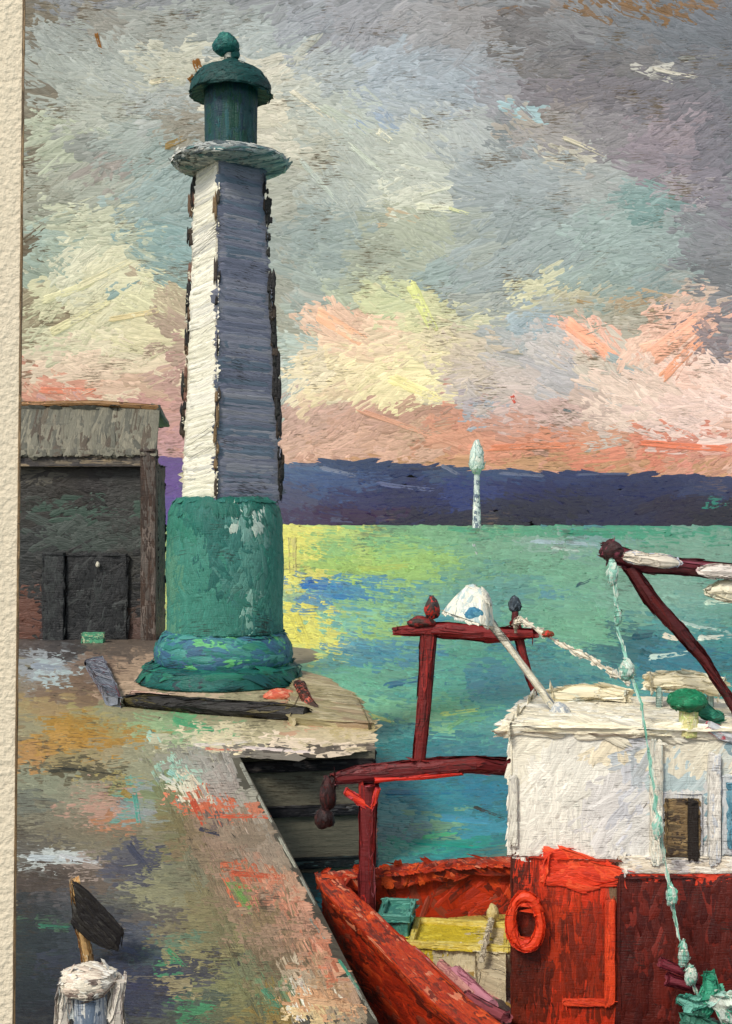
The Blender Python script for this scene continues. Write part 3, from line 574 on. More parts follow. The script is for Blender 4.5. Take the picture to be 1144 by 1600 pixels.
def put(P, T, N, L_, W_, H_, c1, c2, nu=12, nv=7, bend=.1, ragged=.08):
    P, T, N = (np.asarray(q, float) for q in (P, T, N)); B = np.cross(N, T); n = len(P)
    x, y, h, b = dab_local(n, L_, W_, H_, nu, nv, ragged, bend)
    Q = P[:, None, None] + x[..., None] * T[:, None, None] + y[..., None] * B[:, None, None] + h[..., None] * N[:, None, None]
    M.add(Q.reshape(-1, 3), grid_faces(n, nu, nv), dab_cols(c1, c2, n, nu, nv, .03), b.reshape(-1, 2))
for (ia, ib, step, wd, Hh) in ((3, 0, .12, .26, .026), (0, 1, .12, .26, .012), (1, 2, .2, .3, .02), (2, 3, .2, .3, .02)):
    P = []; T = []; N = []; LL = []
    for rep in range(2):
        t = rng.uniform(0, .01)
        while t < 1:
            pa, pb = edge_pt(ia, t), edge_pt(ib, min(1, t + rng.normal(0, .004) + (.012 if ia == 3 else -.004)))
            d = pb - pa; w_ = np.linalg.norm(d); d /= w_; nn = np.cross(d, (0, 0, 1)); nn /= np.linalg.norm(nn)
            off = rng.normal(0, .03) * w_; P.append((pa + pb) / 2 + d * off); T.append(d); N.append(nn); LL.append(w_ * rng.uniform(.82, 1.05))
            t += step * rng.uniform(.6, 1.4) / 6.1
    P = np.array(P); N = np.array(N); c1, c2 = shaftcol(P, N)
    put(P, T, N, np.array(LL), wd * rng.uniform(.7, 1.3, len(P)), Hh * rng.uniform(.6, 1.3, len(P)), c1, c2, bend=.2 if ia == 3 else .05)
# dark drawing lines along the arrises
def arris(i, n, dx, cols, wd, t0=0., t1=1.):
    P = []
    for k in range(n):
        q = np.array(edge_pt(i, rng.uniform(t0, t1))); P.append(q + (dx + rng.normal(0, .025), -.01 - rng.uniform(0, .02), 0))
    c = lin(np.array(cols)[rng.integers(0, len(cols), n)])
    put(np.array(P), np.tile((.02, 0, 1.), (n, 1)), np.tile((0, -1., 0), (n, 1)), rng.uniform(.12, .5, n), rng.uniform(.5, 1.3, n) * wd, .02, c, c * .7, 8, 6, .05, .4)
dk = [(24, 22, 24), (18, 20, 20), (56, 44, 32), (30, 32, 28)]
arris(1, 60, .03, dk, .10, .02, .95)
arris(3, 40, -.03, dk + [(120, 84, 70), (96, 74, 54)], .09, .2, .98)
arris(0, 16, .0, [(70, 60, 50), (130, 106, 74), (34, 30, 30)], .07, .0, .9)
M.build('shaft', MU, lh)
M = Mesh(); painted(M, lathe(lx + 6 * U, D, [(48 * U, zz(266)), (70 * U, zz(264)), (85 * U, zz(260)), (86 * U, zz(251)), (76 * U, zz(247)), (44 * U, zz(242))], 36), [(172, 178, 176, 3), (214, 214, 204, 2), (98, 112, 118), (92, 130, 130, 1.5), (206, 206, 196, .8)], (.5, .11), 6, (1, 0, -.06), .1, H=.035, loose=.4); M.build('gallery', MU, lh)
M = Mesh(); painted(M, lathe(lx + 6 * U, D, [(40 * U, zz(240)), (41 * U, zz(200)), (42 * U, zz(136))], 12), [(14, 62, 64, 3), (16, 52, 66, 2), (8, 64, 50, 2), (22, 80, 84, .3)], (.5, .12), 5, (0, 0, 1), .08); ln = M.build('lantern', MU, lh)
M = Mesh(); painted(M, lathe(lx + 6 * U, D, [(44 * U, zz(143)), (62 * U, zz(148)), (62 * U, zz(134)), (50 * U, zz(116)), (26 * U, zz(106)), (8 * U, zz(94))], 28), [(15, 70, 68, 3), (10, 58, 56, 2), (24, 92, 86, .4)], (.45, .11), 5, (1, 0, .5), .2); M.build('lantern_roof', MU, lh)
M = Mesh(); painted(M, tube([at(358, 98, D), at(357, 84, D)], [.06, .09]), [(214, 212, 196), (30, 80, 80)], (.2, .07), 4)
painted(M, blob(at(354, 70, D), (20 * U, 18 * U, 17 * U)), [(30, 104, 98, 3), (20, 84, 84, 2), (60, 140, 124, .6)], (.25, .09), 6, (1, 0, .4), .5); painted(M, blob(at(366, 84, D), (9 * U, 6 * U, 9 * U)), [(30, 100, 94)], (.15, .07), 4)
M.build('finial', MU, lh)

# slab, kerb and baulk round the lighthouse foot
def on_quay(pts, h, name, cols, size, vdir, label, cat, mat=None, colf=None):
    M = Mesh(); P = [onz(x, y, ZQ + h) for x, y in pts]
    painted(M, prism([(p[0], p[1]) for p in P], ZQ - .02, ZQ + h), cols, size, 5, vdir, .1, colf=colf)
    return tag(M.build(name, mat or om(.01)), label, cat)
on_quay([(452, 1122), (576, 1128), (560, 1092), (512, 1060), (466, 1046), (470, 1080)], .1, 'stone_slab', [(160, 148, 110, 3), (132, 122, 84, 2), (184, 172, 138, 2), (150, 128, 100)], (.8, .16), (1, -.8, 0), 'olive sandy slab sloping off the right foot of the lighthouse', 'slab')
on_quay([(188, 1090), (170, 1088), (134, 1032), (160, 1026)], .16, 'kerb_stone', [(120, 126, 138, 3), (150, 154, 162), (92, 52, 58, 1.4), (84, 88, 102)], (.9, .12), (.6, -1, 0), 'blue grey kerb stone left of the long black baulk', 'kerb stone')
M = Mesh()
painted(M, tube(subdiv_path([onz(200, 1094, -2.9), onz(330, 1106, -2.9), onz(478, 1116, -2.9)], 5), [.09] + [.13] * 9 + [.11], 12), [(38, 36, 34, 4), (24, 22, 24, 2), (84, 76, 44, 1.2), (60, 62, 60, 1)], (.7, .09), 6, (1, 0, 0), .03)
tag(M.build('timber_baulk', om(.01)), 'long black baulk lying along the front of the lighthouse foot', 'timber')
M = Mesh()
painted(M, tube([onz(207, 1085, -2.93), onz(263, 1089, -2.93)], [.07, .05], 8), [(214, 180, 162), (226, 200, 186)], (.3, .07), 4, (1, 0, 0), .05)
tag(M.build('rope_scrap', om(.01)), 'short pale pink rope end above the left end of the baulk', 'rope')
M = Mesh()
painted(M, blob(onz(440, 1086, -2.95), (.28, .2, .1)), [(214, 104, 76, 3), (190, 84, 64), (220, 150, 120)], (.24, .09), 6, (1, 0, 0), .2)
painted(M, tube([onz(468, 1072, -2.9), onz(480, 1096, -2.9), onz(500, 1114, -2.95)], [.1, .09, .05], 8), [(78, 56, 48, 2), (190, 96, 78), (44, 36, 36)], (.24, .08), 6, (.6, -1, 0), .2)
tag(M.build('net_heap', om(.01)), 'small heap of orange red net against the plinth', 'net')

# ------------------------------------------------------------------ shed
SD = 28.7; SU = SD / F
zs = lambda py: (HY - py) * SU
sx0, sx1 = (-60 - CX) * SU, (240 - CX) * SU
shed = thing('shed', 'low dark quayside shed with a grey roof and brown corner post', 'shed', ((sx0 + sx1) / 2, SD + 2, ZQ))
SM = om(.016, grain=.3)
WALL = parse('''60 780 24 40 48 46 42; 110 760 30 30 44 40 36; 150 770 26 40 36 32 32; 200 780 20 40 56 56 54; 70 740 40 12 96 92 82; 100 840 36 30 72 84 78; 160 830 36 24 70 82 76; 60 860 24 40 44 48 48; 130 800 60 14 62 88 76; 190 840 20 40 60 66 62; 150 880 50 14 36 38 38; 110 920 40 30 40 42 44; 160 930 40 30 32 34 36; 200 900 14 40 60 60 56; 60 960 24 24 116 76 62; 90 970 24 20 56 44 46; 140 975 40 10 44 36 40; 190 960 20 20 84 64 54; 145 962 12 5 96 176 132; 60 900 16 20 52 54 52; 190 980 40 8 104 80 72''')
WALL[:, 4:7] *= .86
M = Mesh(); painted(M, box(((sx0 + sx1) / 2, SD + .9, (zs(725) + ZQ) / 2), (sx1 - sx0, 1.4, zs(725) - ZQ)), [(48, 48, 46)], (.7, .2), 5, (1, 0, 0), .35, colf=pcol(WALL, 12)); M.build('wall', SM, shed)
M = Mesh()
xr = sx1 + .08
pts = [(sx0 - .2, SD - .1, zs(702)), (xr, SD - .1, zs(702)), (xr - .05, SD + .7, zs(634) + .02), (sx0 - .2, SD + .7, zs(632) + .03)]
V = np.array(pts + [(p[0], p[1], p[2] - .12) for p in pts]); Fr = [(0, 1, 2, 3), (7, 6, 5, 4), (4, 5, 1, 0), (5, 6, 2, 1), (6, 7, 3, 2), (7, 4, 0, 3)]
painted(M, (V, Fr), [(110, 108, 94, 3), (124, 120, 104, 2), (88, 88, 78, 2), (80, 70, 58)], (.8, .16), 5, (0, 1, .6), .12)
back = [(xr, SD + 1.8, zs(650)), (sx0 - .2, SD + 1.8, zs(650))]
V = np.array([pts[3], pts[2], back[0], back[1]]); painted(M, (np.concatenate([V, V - [0, 0, .12]]), Fr), [(112, 112, 104)], (1.2, .3), 2, (0, 1, -.6), .1)
rf = M.build('roof', SM, shed)
M = Mesh(); painted(M, tube(subdiv_path([(sx0, SD + .7, zs(632) + .05), (-6.9, SD + .7, zs(630) + .07), (-5.3, SD + .7, zs(636) + .05)], 5), .075, 8), [(150, 112, 70, 2), (42, 36, 34, 2), (206, 150, 112)], (.5, .09), 5, (1, 0, 0), .06); M.build('ridge_cap', SM, rf)
M = Mesh(); painted(M, box(((sx0 + xr) / 2, SD + .02, zs(716)), (xr - sx0 - .1, .16, 26 * SU)), [(84, 78, 70, 2), (126, 114, 96), (62, 58, 58, 2), (148, 130, 104, .7)], (.9, .09), 6, (1, 0, -.02), .05); M.build('fascia', SM, shed)
M = Mesh(); painted(M, box(((233 - CX) * SU, SD + .06, (zs(705) + ZQ) / 2), (.36, .36, zs(705) - ZQ)), [(92, 84, 78, 2), (70, 52, 42, 3), (112, 100, 92), (56, 44, 38, 2)], (.6, .1), 5, (0, 0, 1), .08); M.build('corner_post', SM, shed)
M = Mesh(); painted(M, box(((150 - CX) * SU, SD + .15, (zs(868) + ZQ) / 2), (1.5, .14, zs(868) - ZQ)), [(34, 36, 38, 3), (26, 28, 30, 3), (50, 54, 54)], (.6, .2), 5, (.4, 0, 1), .4); dr = M.build('door', SM, shed)
M = Mesh(); painted(M, blob(at(153, 882, SD - .02), (.05, .05, .07)), [(222, 216, 196)], (.06, .04), 3); M.build('handle', SM, dr)
M = Mesh(); painted(M, box(((84 - CX) * SU, SD + .1, (zs(866) + ZQ) / 2), (.5, .3, zs(866) - ZQ)), [(38, 40, 42, 3), (52, 56, 56)], (.5, .16), 5, (0, 0, 1), .3); M.build('door_jamb', SM, shed)
M = Mesh(); painted(M, box(at(146, 966, SD - .6) , (.5, .3, .24), .1), [(92, 172, 130, 2), (60, 120, 96), (190, 200, 160, .5)], (.2, .08), 5, (1, 0, 0), .3)
o = M.build('crate', SM); o_loc = o; tag(o, 'little green crate at the foot of the dark shed door', 'crate')
bpy.context.view_layer.update()
o.location.z = ZQ + .12 - float(at(146, 966, SD - .6)[2])

# ------------------------------------------------------------------ far white beacon
BD = 520.; BU = BD / F
bc = thing('beacon', 'slender white sea beacon standing far off before the blue hills', 'beacon', tuple(at(745, 828, BD)))
BM = om(BU)
M = Mesh()
painted(M, lathe(*at(745, 0, BD)[:2], [(7 * BU, (HY - 829) * BU), (6 * BU, (HY - 800) * BU), (4.5 * BU, (HY - 770) * BU), (4 * BU, (HY - 736) * BU)], 14), [(206, 216, 214, 3), (96, 110, 130, 1.4), (232, 236, 226)], (9 * BU, 5 * BU), 3, (0, 0, 1), .3); M.build('tower', BM, bc)
M = Mesh()
painted(M, lathe(*at(745, 0, BD)[:2], [(4 * BU, (HY - 740) * BU), (12 * BU, (HY - 728) * BU), (10 * BU, (HY - 706) * BU), (4 * BU, (HY - 690) * BU)], 14), [(196, 212, 206, 3), (232, 234, 222, 2), (150, 176, 170)], (14 * BU, 6 * BU), 4, (0, 0, 1), .25, loose=.5); M.build('lantern', BM, bc)

# ------------------------------------------------------------------ fishing boat
ZD = -3.7
boat = thing('fishing_boat', 'red and white fishing boat moored beside the quay', 'boat', (2.0, 8.0, ZW))
BO = om(.0052)
left = [(-.42, 10.42), (-.30, 9.95), (-.02, 9.2), (.22, 8.5), (.48, 7.7), (.80, 6.9), (1.2, 5.6), (1.75, 4.3), (2.6, 3.1)]
right = [(3.5, 3.0), (4.2, 4.6), (4.5, 6.3), (4.4, 8.3), (4.1, 9.8), (3.6, 11.0)]
stern = [(2.2, 11.05), (.9, 10.86)]
gun = [np.array(p) for p in left + right + stern]; gc = np.mean(gun, 0)
def sheer(p): return -3.27 + .05 * max(0, 8 - p[1])
def ring(k, dz, zabs=None):
    out = []
    for p in gun:
        q = gc + (p - gc) * k; out.append((q[0], q[1], (sheer(p) + dz) if zabs is None else zabs))
    return out
def loft(rings):
    n = len(rings[0]); V = [v for r in rings for v in r]; Fc = []
    for j in range(len(rings) - 1):
        for i in range(n):
            a, b = j * n + i, j * n + (i + 1) % n; Fc.append((a, b, b + n, a + n))
    return np.array(V), Fc
def inset(d):
    """move each gunwale point inwards by d metres"""
    n = len(gun); out = []
    for i in range(n):
        t = gun[(i + 1) % n] - gun[i - 1]; t = t / np.linalg.norm(t); nn = np.array([-t[1], t[0]])
        if np.dot(nn, gc - gun[i]) < 0: nn = -nn
        out.append(gun[i] + nn * d)
    return out
def ringi(d, dz, zabs=None): return [(q[0], q[1], sheer(p) + dz if zabs is None else zabs) for q, p in zip(inset(d), gun)]
M = Mesh()
reds = [(190, 52, 18, 3), (160, 42, 18, 2.4), (212, 72, 30, 1.2), (104, 34, 20, 1.8), (150, 66, 46, .8)]
painted(M, loft([ring(.72, 0, -5.3), ring(.92, 0, ZW), ring(1.0, 0.0), ringi(.1, .0), ringi(.12, 0, ZD - .02)]), reds, (.32, .07), 3.2, (.3, -1, .1), .15)
M.build('hull', BO, boat)
M = Mesh()
painted(M, loft([ringi(-.05, -.02), ringi(-.06, .05), ringi(.17, .06), ringi(.18, -.02)]), [(190, 60, 20, 3), (166, 44, 16, 2.4), (220, 88, 34, 1.2), (112, 34, 18, 2.2), (216, 130, 96, .7), (110, 40, 28, .6)], (.4, .06), 9, (.32, -1, 0), .06)
M.build('gunwale', BO, boat)
M = Mesh()
DK = parse('''640 1480 40 16 156 128 40; 620 1470 20 20 150 140 60; 650 1510 26 14 176 138 52; 720 1440 60 20 176 160 80; 740 1500 40 20 196 184 150; 760 1520 20 20 120 110 96; 700 1530 30 14 206 176 160; 740 1550 40 14 184 122 126; 700 1560 30 14 204 140 126; 640 1560 60 20 196 70 40; 720 1590 60 12 140 60 44; 660 1540 30 14 170 64 40; 800 1590 40 20 54 48 50; 860 1590 40 14 180 52 30; 700 1420 80 12 84 34 26; 780 1540 14 30 120 110 100; 1000 1595 200 20 96 36 26''')
painted(M, prism([tuple(q) for q in inset(.1)], ZD - .08, ZD), [(150, 120, 60)], (.3, .08), 4, (.32, -1, 0), .25, colf=pcol(DK, 9)); M.build('deck', BO, boat)
M = Mesh()   # broad waterway plank along the near side, dressed in orange and rose paint
def wl(d0, d1, z):
    a = inset(d0)[1:7]; b = inset(d1)[1:7]; pts = [tuple(p) for p in a] + [tuple(p) for p in b[::-1]]; return prism(pts, z - .04, z)
painted(M, wl(.2, .50, -3.52), [(196, 62, 32, 3), (168, 52, 32, 2), (214, 130, 100, 1), (196, 138, 150, .8), (228, 92, 48, 1.2)], (.42, .06), 7, (.4, -1, 0), .06); M.build('side_plank', BO, boat)

# wheelhouse
wf = thing
A_ = np.array([1.07, 8.45]); B_ = np.array([3.5, 8.12]); C_ = np.array([3.75, 9.5]); D_ = np.array([1.46, 9.7])
def fr(px, py, off=0.0):
    """point on the wheelhouse front at photo column px / row py, off metres proud"""
    a = (px - CX) / F; d = B_ - A_
    # A + t d = (a*Y, Y)
    t = (a * A_[1] - A_[0]) / (d[0] - a * d[1]); p = A_ + t * d
    n = np.array([d[1], -d[0]]) / np.linalg.norm(d)
    return np.array([p[0] + n[0] * off, p[1] + n[1] * off, (HY - py) * p[1] / F])
rzf = math.atan2(B_[1] - A_[1], B_[0] - A_[0])
WZ = -1.53; WM = (HY - 1340) * 8.4 / F
WH = parse('''830 1180 30 40 226 220 200; 850 1260 40 60 226 222 210; 900 1200 50 60 220 218 208; 940 1260 24 60 204 202 204; 985 1250 22 60 188 192 206; 930 1320 30 20 226 222 212; 1000 1200 24 30 172 186 200; 1005 1290 12 40 206 206 206; 1060 1210 40 24 160 186 196; 1100 1220 30 20 172 192 200; 1115 1290 12 50 204 204 208; 1135 1240 14 40 108 156 180; 1140 1300 10 30 120 164 180; 960 1170 60 14 224 210 178; 1060 1175 50 10 214 206 184; 1130 1190 20 10 200 206 200; 880 1300 40 30 216 212 204; 1000 1325 60 14 214 212 208''')
g_ = WH[:, 4:7].mean(1)[:, None]; WH[:, 4:7] = np.clip((g_ + (WH[:, 4:7] - g_) * .7) * 1.04 + np.array([4, 2, -4]), 0, 244)
M = Mesh(); hk = [tuple(A_), tuple(B_), tuple(C_), tuple(D_)]
painted(M, prism(hk, WM, WZ - .02), [(220, 216, 204)], (.34, .11), 6, (.6, 0, 1), .5, H=.006, colf=pcol(WH, 9)); wh = M.build('cabin_wall', BO, boat)
M = Mesh()
out = [A_ + (-.015, -.02), B_ + (.05, -.02), C_ + (.05, .05), D_ + (-.03, .05)]
V, Fc = prism([tuple(p) for p in out], WZ - .02, WZ + .03)
painted(M, (V, Fc), [(240, 232, 208, 4), (234, 224, 196, 3), (244, 240, 224, 2), (210, 204, 184, .4)], (.36, .09), 8, (1, -.1, 0), .3, H=.02, loose=.5); rf = M.build('cabin_roof', BO, boat)
M = Mesh()
LW = parse('''1400 1450 120 120 92 30 22; 790 1450 16 120 78 34 24; 830 1415 24 36 120 38 22; 830 1500 30 40 86 30 20; 905 1480 12 60 120 40 24; 870 1372 30 26 226 66 36; 925 1372 30 12 224 60 34; 880 1440 26 50 196 62 28; 900 1520 30 40 160 50 24; 930 1440 16 50 170 50 26; 960 1500 16 60 150 52 24; 830 1560 30 20 110 40 24; 880 1580 50 14 210 58 26; 980 1420 16 60 120 40 24; 1000 1370 40 14 196 190 180; 990 1400 10 20 110 34 26; 1060 1360 50 10 90 26 18; 1110 1350 40 10 216 70 46''')  # dark reds far right carry on the painted shadow side
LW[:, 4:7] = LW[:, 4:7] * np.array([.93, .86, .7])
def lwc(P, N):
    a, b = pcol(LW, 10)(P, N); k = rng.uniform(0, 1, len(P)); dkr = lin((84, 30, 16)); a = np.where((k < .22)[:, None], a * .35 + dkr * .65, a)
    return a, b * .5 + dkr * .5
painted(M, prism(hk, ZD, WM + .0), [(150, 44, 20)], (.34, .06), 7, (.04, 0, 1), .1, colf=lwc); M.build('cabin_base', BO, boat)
def plate(px0, py0, px1, py1, off, th, name, cols, par, size=(.25, .05), vdir=(0, 0, 1), spread=.2, dens=5, **k):
    M = Mesh(); pts = [fr(px0, py1, off), fr(px1, py1, off), fr(px1, py0, off), fr(px0, py0, off)]
    painted(M, slabfront(pts, th), cols, size, dens, vdir, spread, **k); return M.build(name, BO, par)
plate(966, 1368, 1240, 1600, .025, .05, 'door', [(84, 26, 18, 4), (70, 20, 16, 3), (104, 32, 22, 1.2), (120, 40, 30, .5)], boat, (.34, .09))  # not a door, a dark maroon sheet: the cabin's shadow side put into colour
plate(975, 1338, 1240, 1362, .03, .06, 'rubbing_strip', [(232, 226, 212, 3), (222, 210, 188, 2), (206, 200, 196)], boat, (.3, .05), (1, 0, 0), .1, 7, H=.012)
M = Mesh(); painted(M, slabfront([fr(x, y, .022) for x, y in ((850, 1378), (905, 1388), (968, 1372), (982, 1358), (925, 1344), (905, 1332), (872, 1326), (856, 1334))], .05), [(226, 62, 30, 3), (236, 84, 44), (200, 50, 24)], (.25, .06), 7, (1, 0, -.15), .3, H=.007, loose=.35); M.build('trim_board', BO, boat)
plate(975, 1362, 1240, 1382, .025, .05, 'trim_board', [(216, 64, 36, 3), (150, 40, 26)], boat, (.25, .04), (1, 0, -.1), .1, 7)
plate(946, 1408, 960, 1562, .035, .05, 'corner_batten', [(232, 76, 36, 3), (214, 62, 30), (176, 54, 28, .6)], boat, (.3, .04), (.05, 0, 1), .05, 7)
plate(884, 1560, 948, 1569, .03, .05, 'corner_batten', [(232, 76, 36, 3), (206, 60, 30)], boat, (.24, .035), (1, 0, -.2), .08, 7)
plate(797, 1215, 808, 1318, .03, .05, 'corner_post', [(232, 228, 212, 3), (214, 210, 198)], boat, (.24, .04), (0, 0, 1), .12, 8, H=.014)
w1 = plate(1034, 1238, 1096, 1342, .03, .04, 'window', [(214, 212, 206, 3), (196, 198, 204)], boat, (.2, .03), (0, 0, 1), .1)
plate(1040, 1246, 1091, 1336, .045, .03, 'pane', [(120, 98, 66, 3), (150, 126, 86, 2), (62, 50, 40, 2), (92, 78, 56, 2)], w1, (.12, .035), (1, 0, 0), .2)
plate(1074, 1250, 1089, 1336, .056, .02, 'curtain', [(40, 34, 30)], w1, (.2, .03), (0, 0, 1), .08)
plate(1018, 1160, 1034, 1345, .045, .05, 'window_post', [(236, 230, 212, 3), (206, 212, 200, 1)], boat, (.22, .04), (0, 0, 1), .12, 8, H=.016)
plate(1108, 1180, 1124, 1345, .045, .05, 'window_post', [(226, 222, 212, 3), (196, 200, 204, 1)], boat, (.22, .04), (0, 0, 1), .12, 8, H=.014)
w2 = plate(1128, 1212, 1230, 1330, .03, .04, 'window', [(206, 210, 210, 3), (160, 186, 196)], boat, (.2, .04), (0, 0, 1), .1)
plate(1138, 1222, 1220, 1322, .045, .03, 'pane', [(92, 146, 168, 3), (120, 164, 180, 2), (70, 120, 140)], w2, (.16, .04), (1, 0, 0), .3)

# life ring on the red cabin base
M = Mesh(); P = []
c = fr(821, 1434, .09)
for i in range(27):
    a = 2 * math.pi * i / 26 + .4; P.append(c + np.array([.105 * math.cos(a), -.02 * math.cos(a), .185 * math.sin(a)]))
painted(M, tube(P, [.028 + .012 * abs(math.sin(i * .37)) for i in range(27)], 10), [(226, 66, 28, 3), (206, 50, 22, 2), (236, 90, 48)], (.12, .045), 6, (.5, 0, 1), .5, H=.008)
tag(M.build('life_ring', BO), 'orange red oval life ring hung on the red cabin side', 'life ring')

# red gallows at the stern
GD = 10.27; MR = [(120, 36, 34, 3), (96, 28, 28, 3), (160, 44, 38, 1.4), (70, 28, 26, 1)]
MRp = [(150, 62, 70, 2), (176, 96, 104, 1.4), (110, 34, 36, 3), (190, 50, 44, 1)]
g = thing('gallows', 'dark red steel gallows frame rising from the stern deck', 'gallows', tuple(at(575, 1460, GD)))
def bar(name, pts, r, cols, par, n=10, size=(.26, .05), dens=7, vdir=None, flat=1.0, H=None, colf=None):
    M = Mesh(); pp = subdiv_path(pts, 4)
    rr = np.interp(np.linspace(0, 1, len(pp)), np.linspace(0, 1, len(np.atleast_1d(r))), np.atleast_1d(r)) if np.ndim(r) else r
    d = np.array(pts[-1]) - np.array(pts[0])
    painted(M, tube(pp, rr, n, flat), cols, size, dens, tuple(d / np.linalg.norm(d)) if vdir is None else vdir, .08, loose=.45, H=H, colf=colf)
    return M.build(name, BO, par)
bar('post', [at(576, 1225, GD), at(574, 1340, GD), at(573, 1462, GD)], [.085, .07, .075], MRp + [(150, 40, 34, 2)], g)
bar('post', [at(812, 1200, GD + .25), at(815, 1440, GD + .25)], .07, MR, g)
bar('cross_beam', [at(524, 1216, GD), at(560, 1210, GD), at(660, 1200, GD), at(740, 1194, GD), at(812, 1200, GD + .2)], [.05, .075, .08, .075, .07], MRp, g, colf=lambda P, N: ((lambda c: (c, c * .8))(np.where(N[:, 2:3] > .25, lin([(164, 92, 98), (178, 112, 118), (140, 62, 70)])[rng.integers(0, 3, len(P))], lin([(100, 30, 32), (80, 26, 28), (124, 36, 34)])[rng.integers(0, 3, len(P))]))))  # pink highlight painted on upward faces, dark red below
bar('post', [at(670, 990, GD), at(664, 1090, GD), at(655, 1186, GD)], [.075, .06, .055], MR, g)
bar('post', [at(806, 950 + 25, GD + .05), at(820, 1035, GD + .05), at(838, 1092, GD + .1)], [.045, .032, .02], MR, g, size=(.2, .04))
bar('top_beam', [at(620, 986, GD), at(700, 984, GD), at(770, 992, GD), at(832, 990, GD)], [.03, .07, .07, .035], [(128, 34, 34, 3), (104, 28, 30, 3), (168, 44, 36, 1)], g)
M = Mesh(); painted(M, blob(at(676, 950, GD), (.065, .06, .1)), [(66, 56, 52, 2), (176, 44, 34, 1), (40, 36, 38, 2)], (.12, .05), 6); painted(M, blob(at(660, 972, GD), (.12, .08, .05)), [(60, 44, 40, 2), (130, 36, 34, 2)], (.14, .05), 6, (1, 0, 0)); M.build('sheave', BO, g)
M = Mesh(); painted(M, blob(at(805, 944, GD + .05), (.055, .05, .07)), [(52, 64, 74, 2), (36, 44, 50, 2), (96, 108, 118)], (.1, .04), 6)
painted(M, tube([at(805, 950, GD + .05), at(805, 976, GD + .05)], .03, 8), [(96, 36, 38)], (.1, .03), 5); M.build('sheave', BO, g)
M = Mesh()
painted(M, tube([at(522, 1215, GD), at(514, 1232, GD), at(512, 1246, GD)], [.03, .06, .04], 8), [(44, 22, 22)], (.12, .05), 6)
painted(M, blob(at(513, 1240, GD), (.07, .06, .15)), [(38, 20, 22, 3), (70, 26, 26)], (.14, .05), 7)
painted(M, blob(at(508, 1278, GD), (.085, .08, .09)), [(34, 18, 20, 3), (60, 24, 22)], (.14, .05), 7)
tag(M.build('fender', BO), 'dark maroon fender hanging off the left end of the gallows beam', 'fender')
M = Mesh()
painted(M, tube(subdiv_path([at(540, 1236, GD - .05), at(580, 1262, GD - .05), at(590, 1232, GD - .05)], 3), [.03] * 7, 8), [(226, 66, 44), (196, 50, 50), (190, 60, 70)], (.14, .04), 6)
painted(M, tube(subdiv_path([at(585, 1219, GD - .06), at(640, 1215, GD - .06), at(722, 1209, GD - .06)], 3), [.03, .02, .015, .02, .025, .02, .01], 8), [(214, 50, 36), (170, 36, 34)], (.16, .035), 5, (1, 0, 0), .05)
tag(M.build('strop', BO), 'scarlet strop slung under the lower gallows beam', 'strop')

# boxes on deck
def dz(px, py, z): return onz(px, py, z)
yc = thing('fish_box', 'open yellow fish box with pale end on the stern deck', 'box', tuple(np.array([.78, 9.95, ZD])))
def ybox(cx, cy, sx, sy, h, par, cols, colin, nm='box_side', rz=-.15, colf=None):
    M = Mesh()
    painted(M, box((cx, cy, ZD + h / 2), (sx, sy, h), rz), cols, (.2, .06), 7, (0, 0, 1), .2, colf=colf, loose=.5); M.build(nm, BO, par)
    M = Mesh()
    for s in (-1, 1):
        painted(M, box((cx - s * sy / 2 * math.sin(rz), cy + s * sy / 2 * math.cos(rz), ZD + h + .02), (sx + .04, .04, .05), rz), colin, (.2, .04), 5, (1, 0, 0), .05)
        painted(M, box((cx + s * sx / 2 * math.cos(rz), cy + s * sx / 2 * math.sin(rz), ZD + h + .02), (.04, sy, .05), rz), colin, (.2, .04), 5, (0, 1, 0), .05)
    M.build('rim', BO, par)
YB = parse('700 1425 60 14 224 200 84; 750 1420 40 14 216 194 84; 690 1460 30 24 190 168 36; 730 1465 26 24 198 176 40; 660 1460 14 20 206 188 60; 770 1470 14 30 206 190 150; 780 1440 10 30 196 176 120; 720 1500 60 12 206 196 164; 760 1500 30 20 200 190 164; 660 1440 20 10 206 190 80')
ybox(.80, 9.75, .78, .55, .17, yc, [(206, 186, 70)], [(226, 210, 120), (212, 190, 84)], colf=pcol(YB, 6))
M = Mesh(); painted(M, blob((1.1, 9.98, ZD + .30), (.05, .05, .07)), [(214, 196, 140), (190, 170, 110)], (.07, .035), 5); painted(M, tube([(1.1, 9.98, ZD + .1), (1.1, 9.98, ZD + .27)], .03, 8), [(190, 170, 110)], (.07, .035), 4); M.build('handle', BO, yc)
tc = thing('fish_box', 'small teal box beside the yellow fish box', 'box', (.27, 10.0, ZD))
ybox(.27, 9.98, .24, .42, .3, tc, [(70, 138, 122, 3), (52, 116, 108, 2), (96, 160, 140)], [(60, 126, 114), (100, 166, 150)])
M = Mesh(); painted(M, blob((.16, 9.7, ZD + .05), (.16, .18, .09)), [(176, 140, 30, 3), (140, 112, 30, 2), (206, 170, 60)], (.12, .05), 7, (1, 0, 0), .5)
painted(M, blob((.38, 9.45, ZD + .04), (.2, .14, .07)), [(190, 146, 40, 3), (120, 90, 30, 2), (200, 180, 110)], (.14, .05), 7, (1, -.3, 0), .3)
tag(M.build('net_heap', BO), 'mustard yellow net heap below the small teal box', 'net')
M = Mesh()
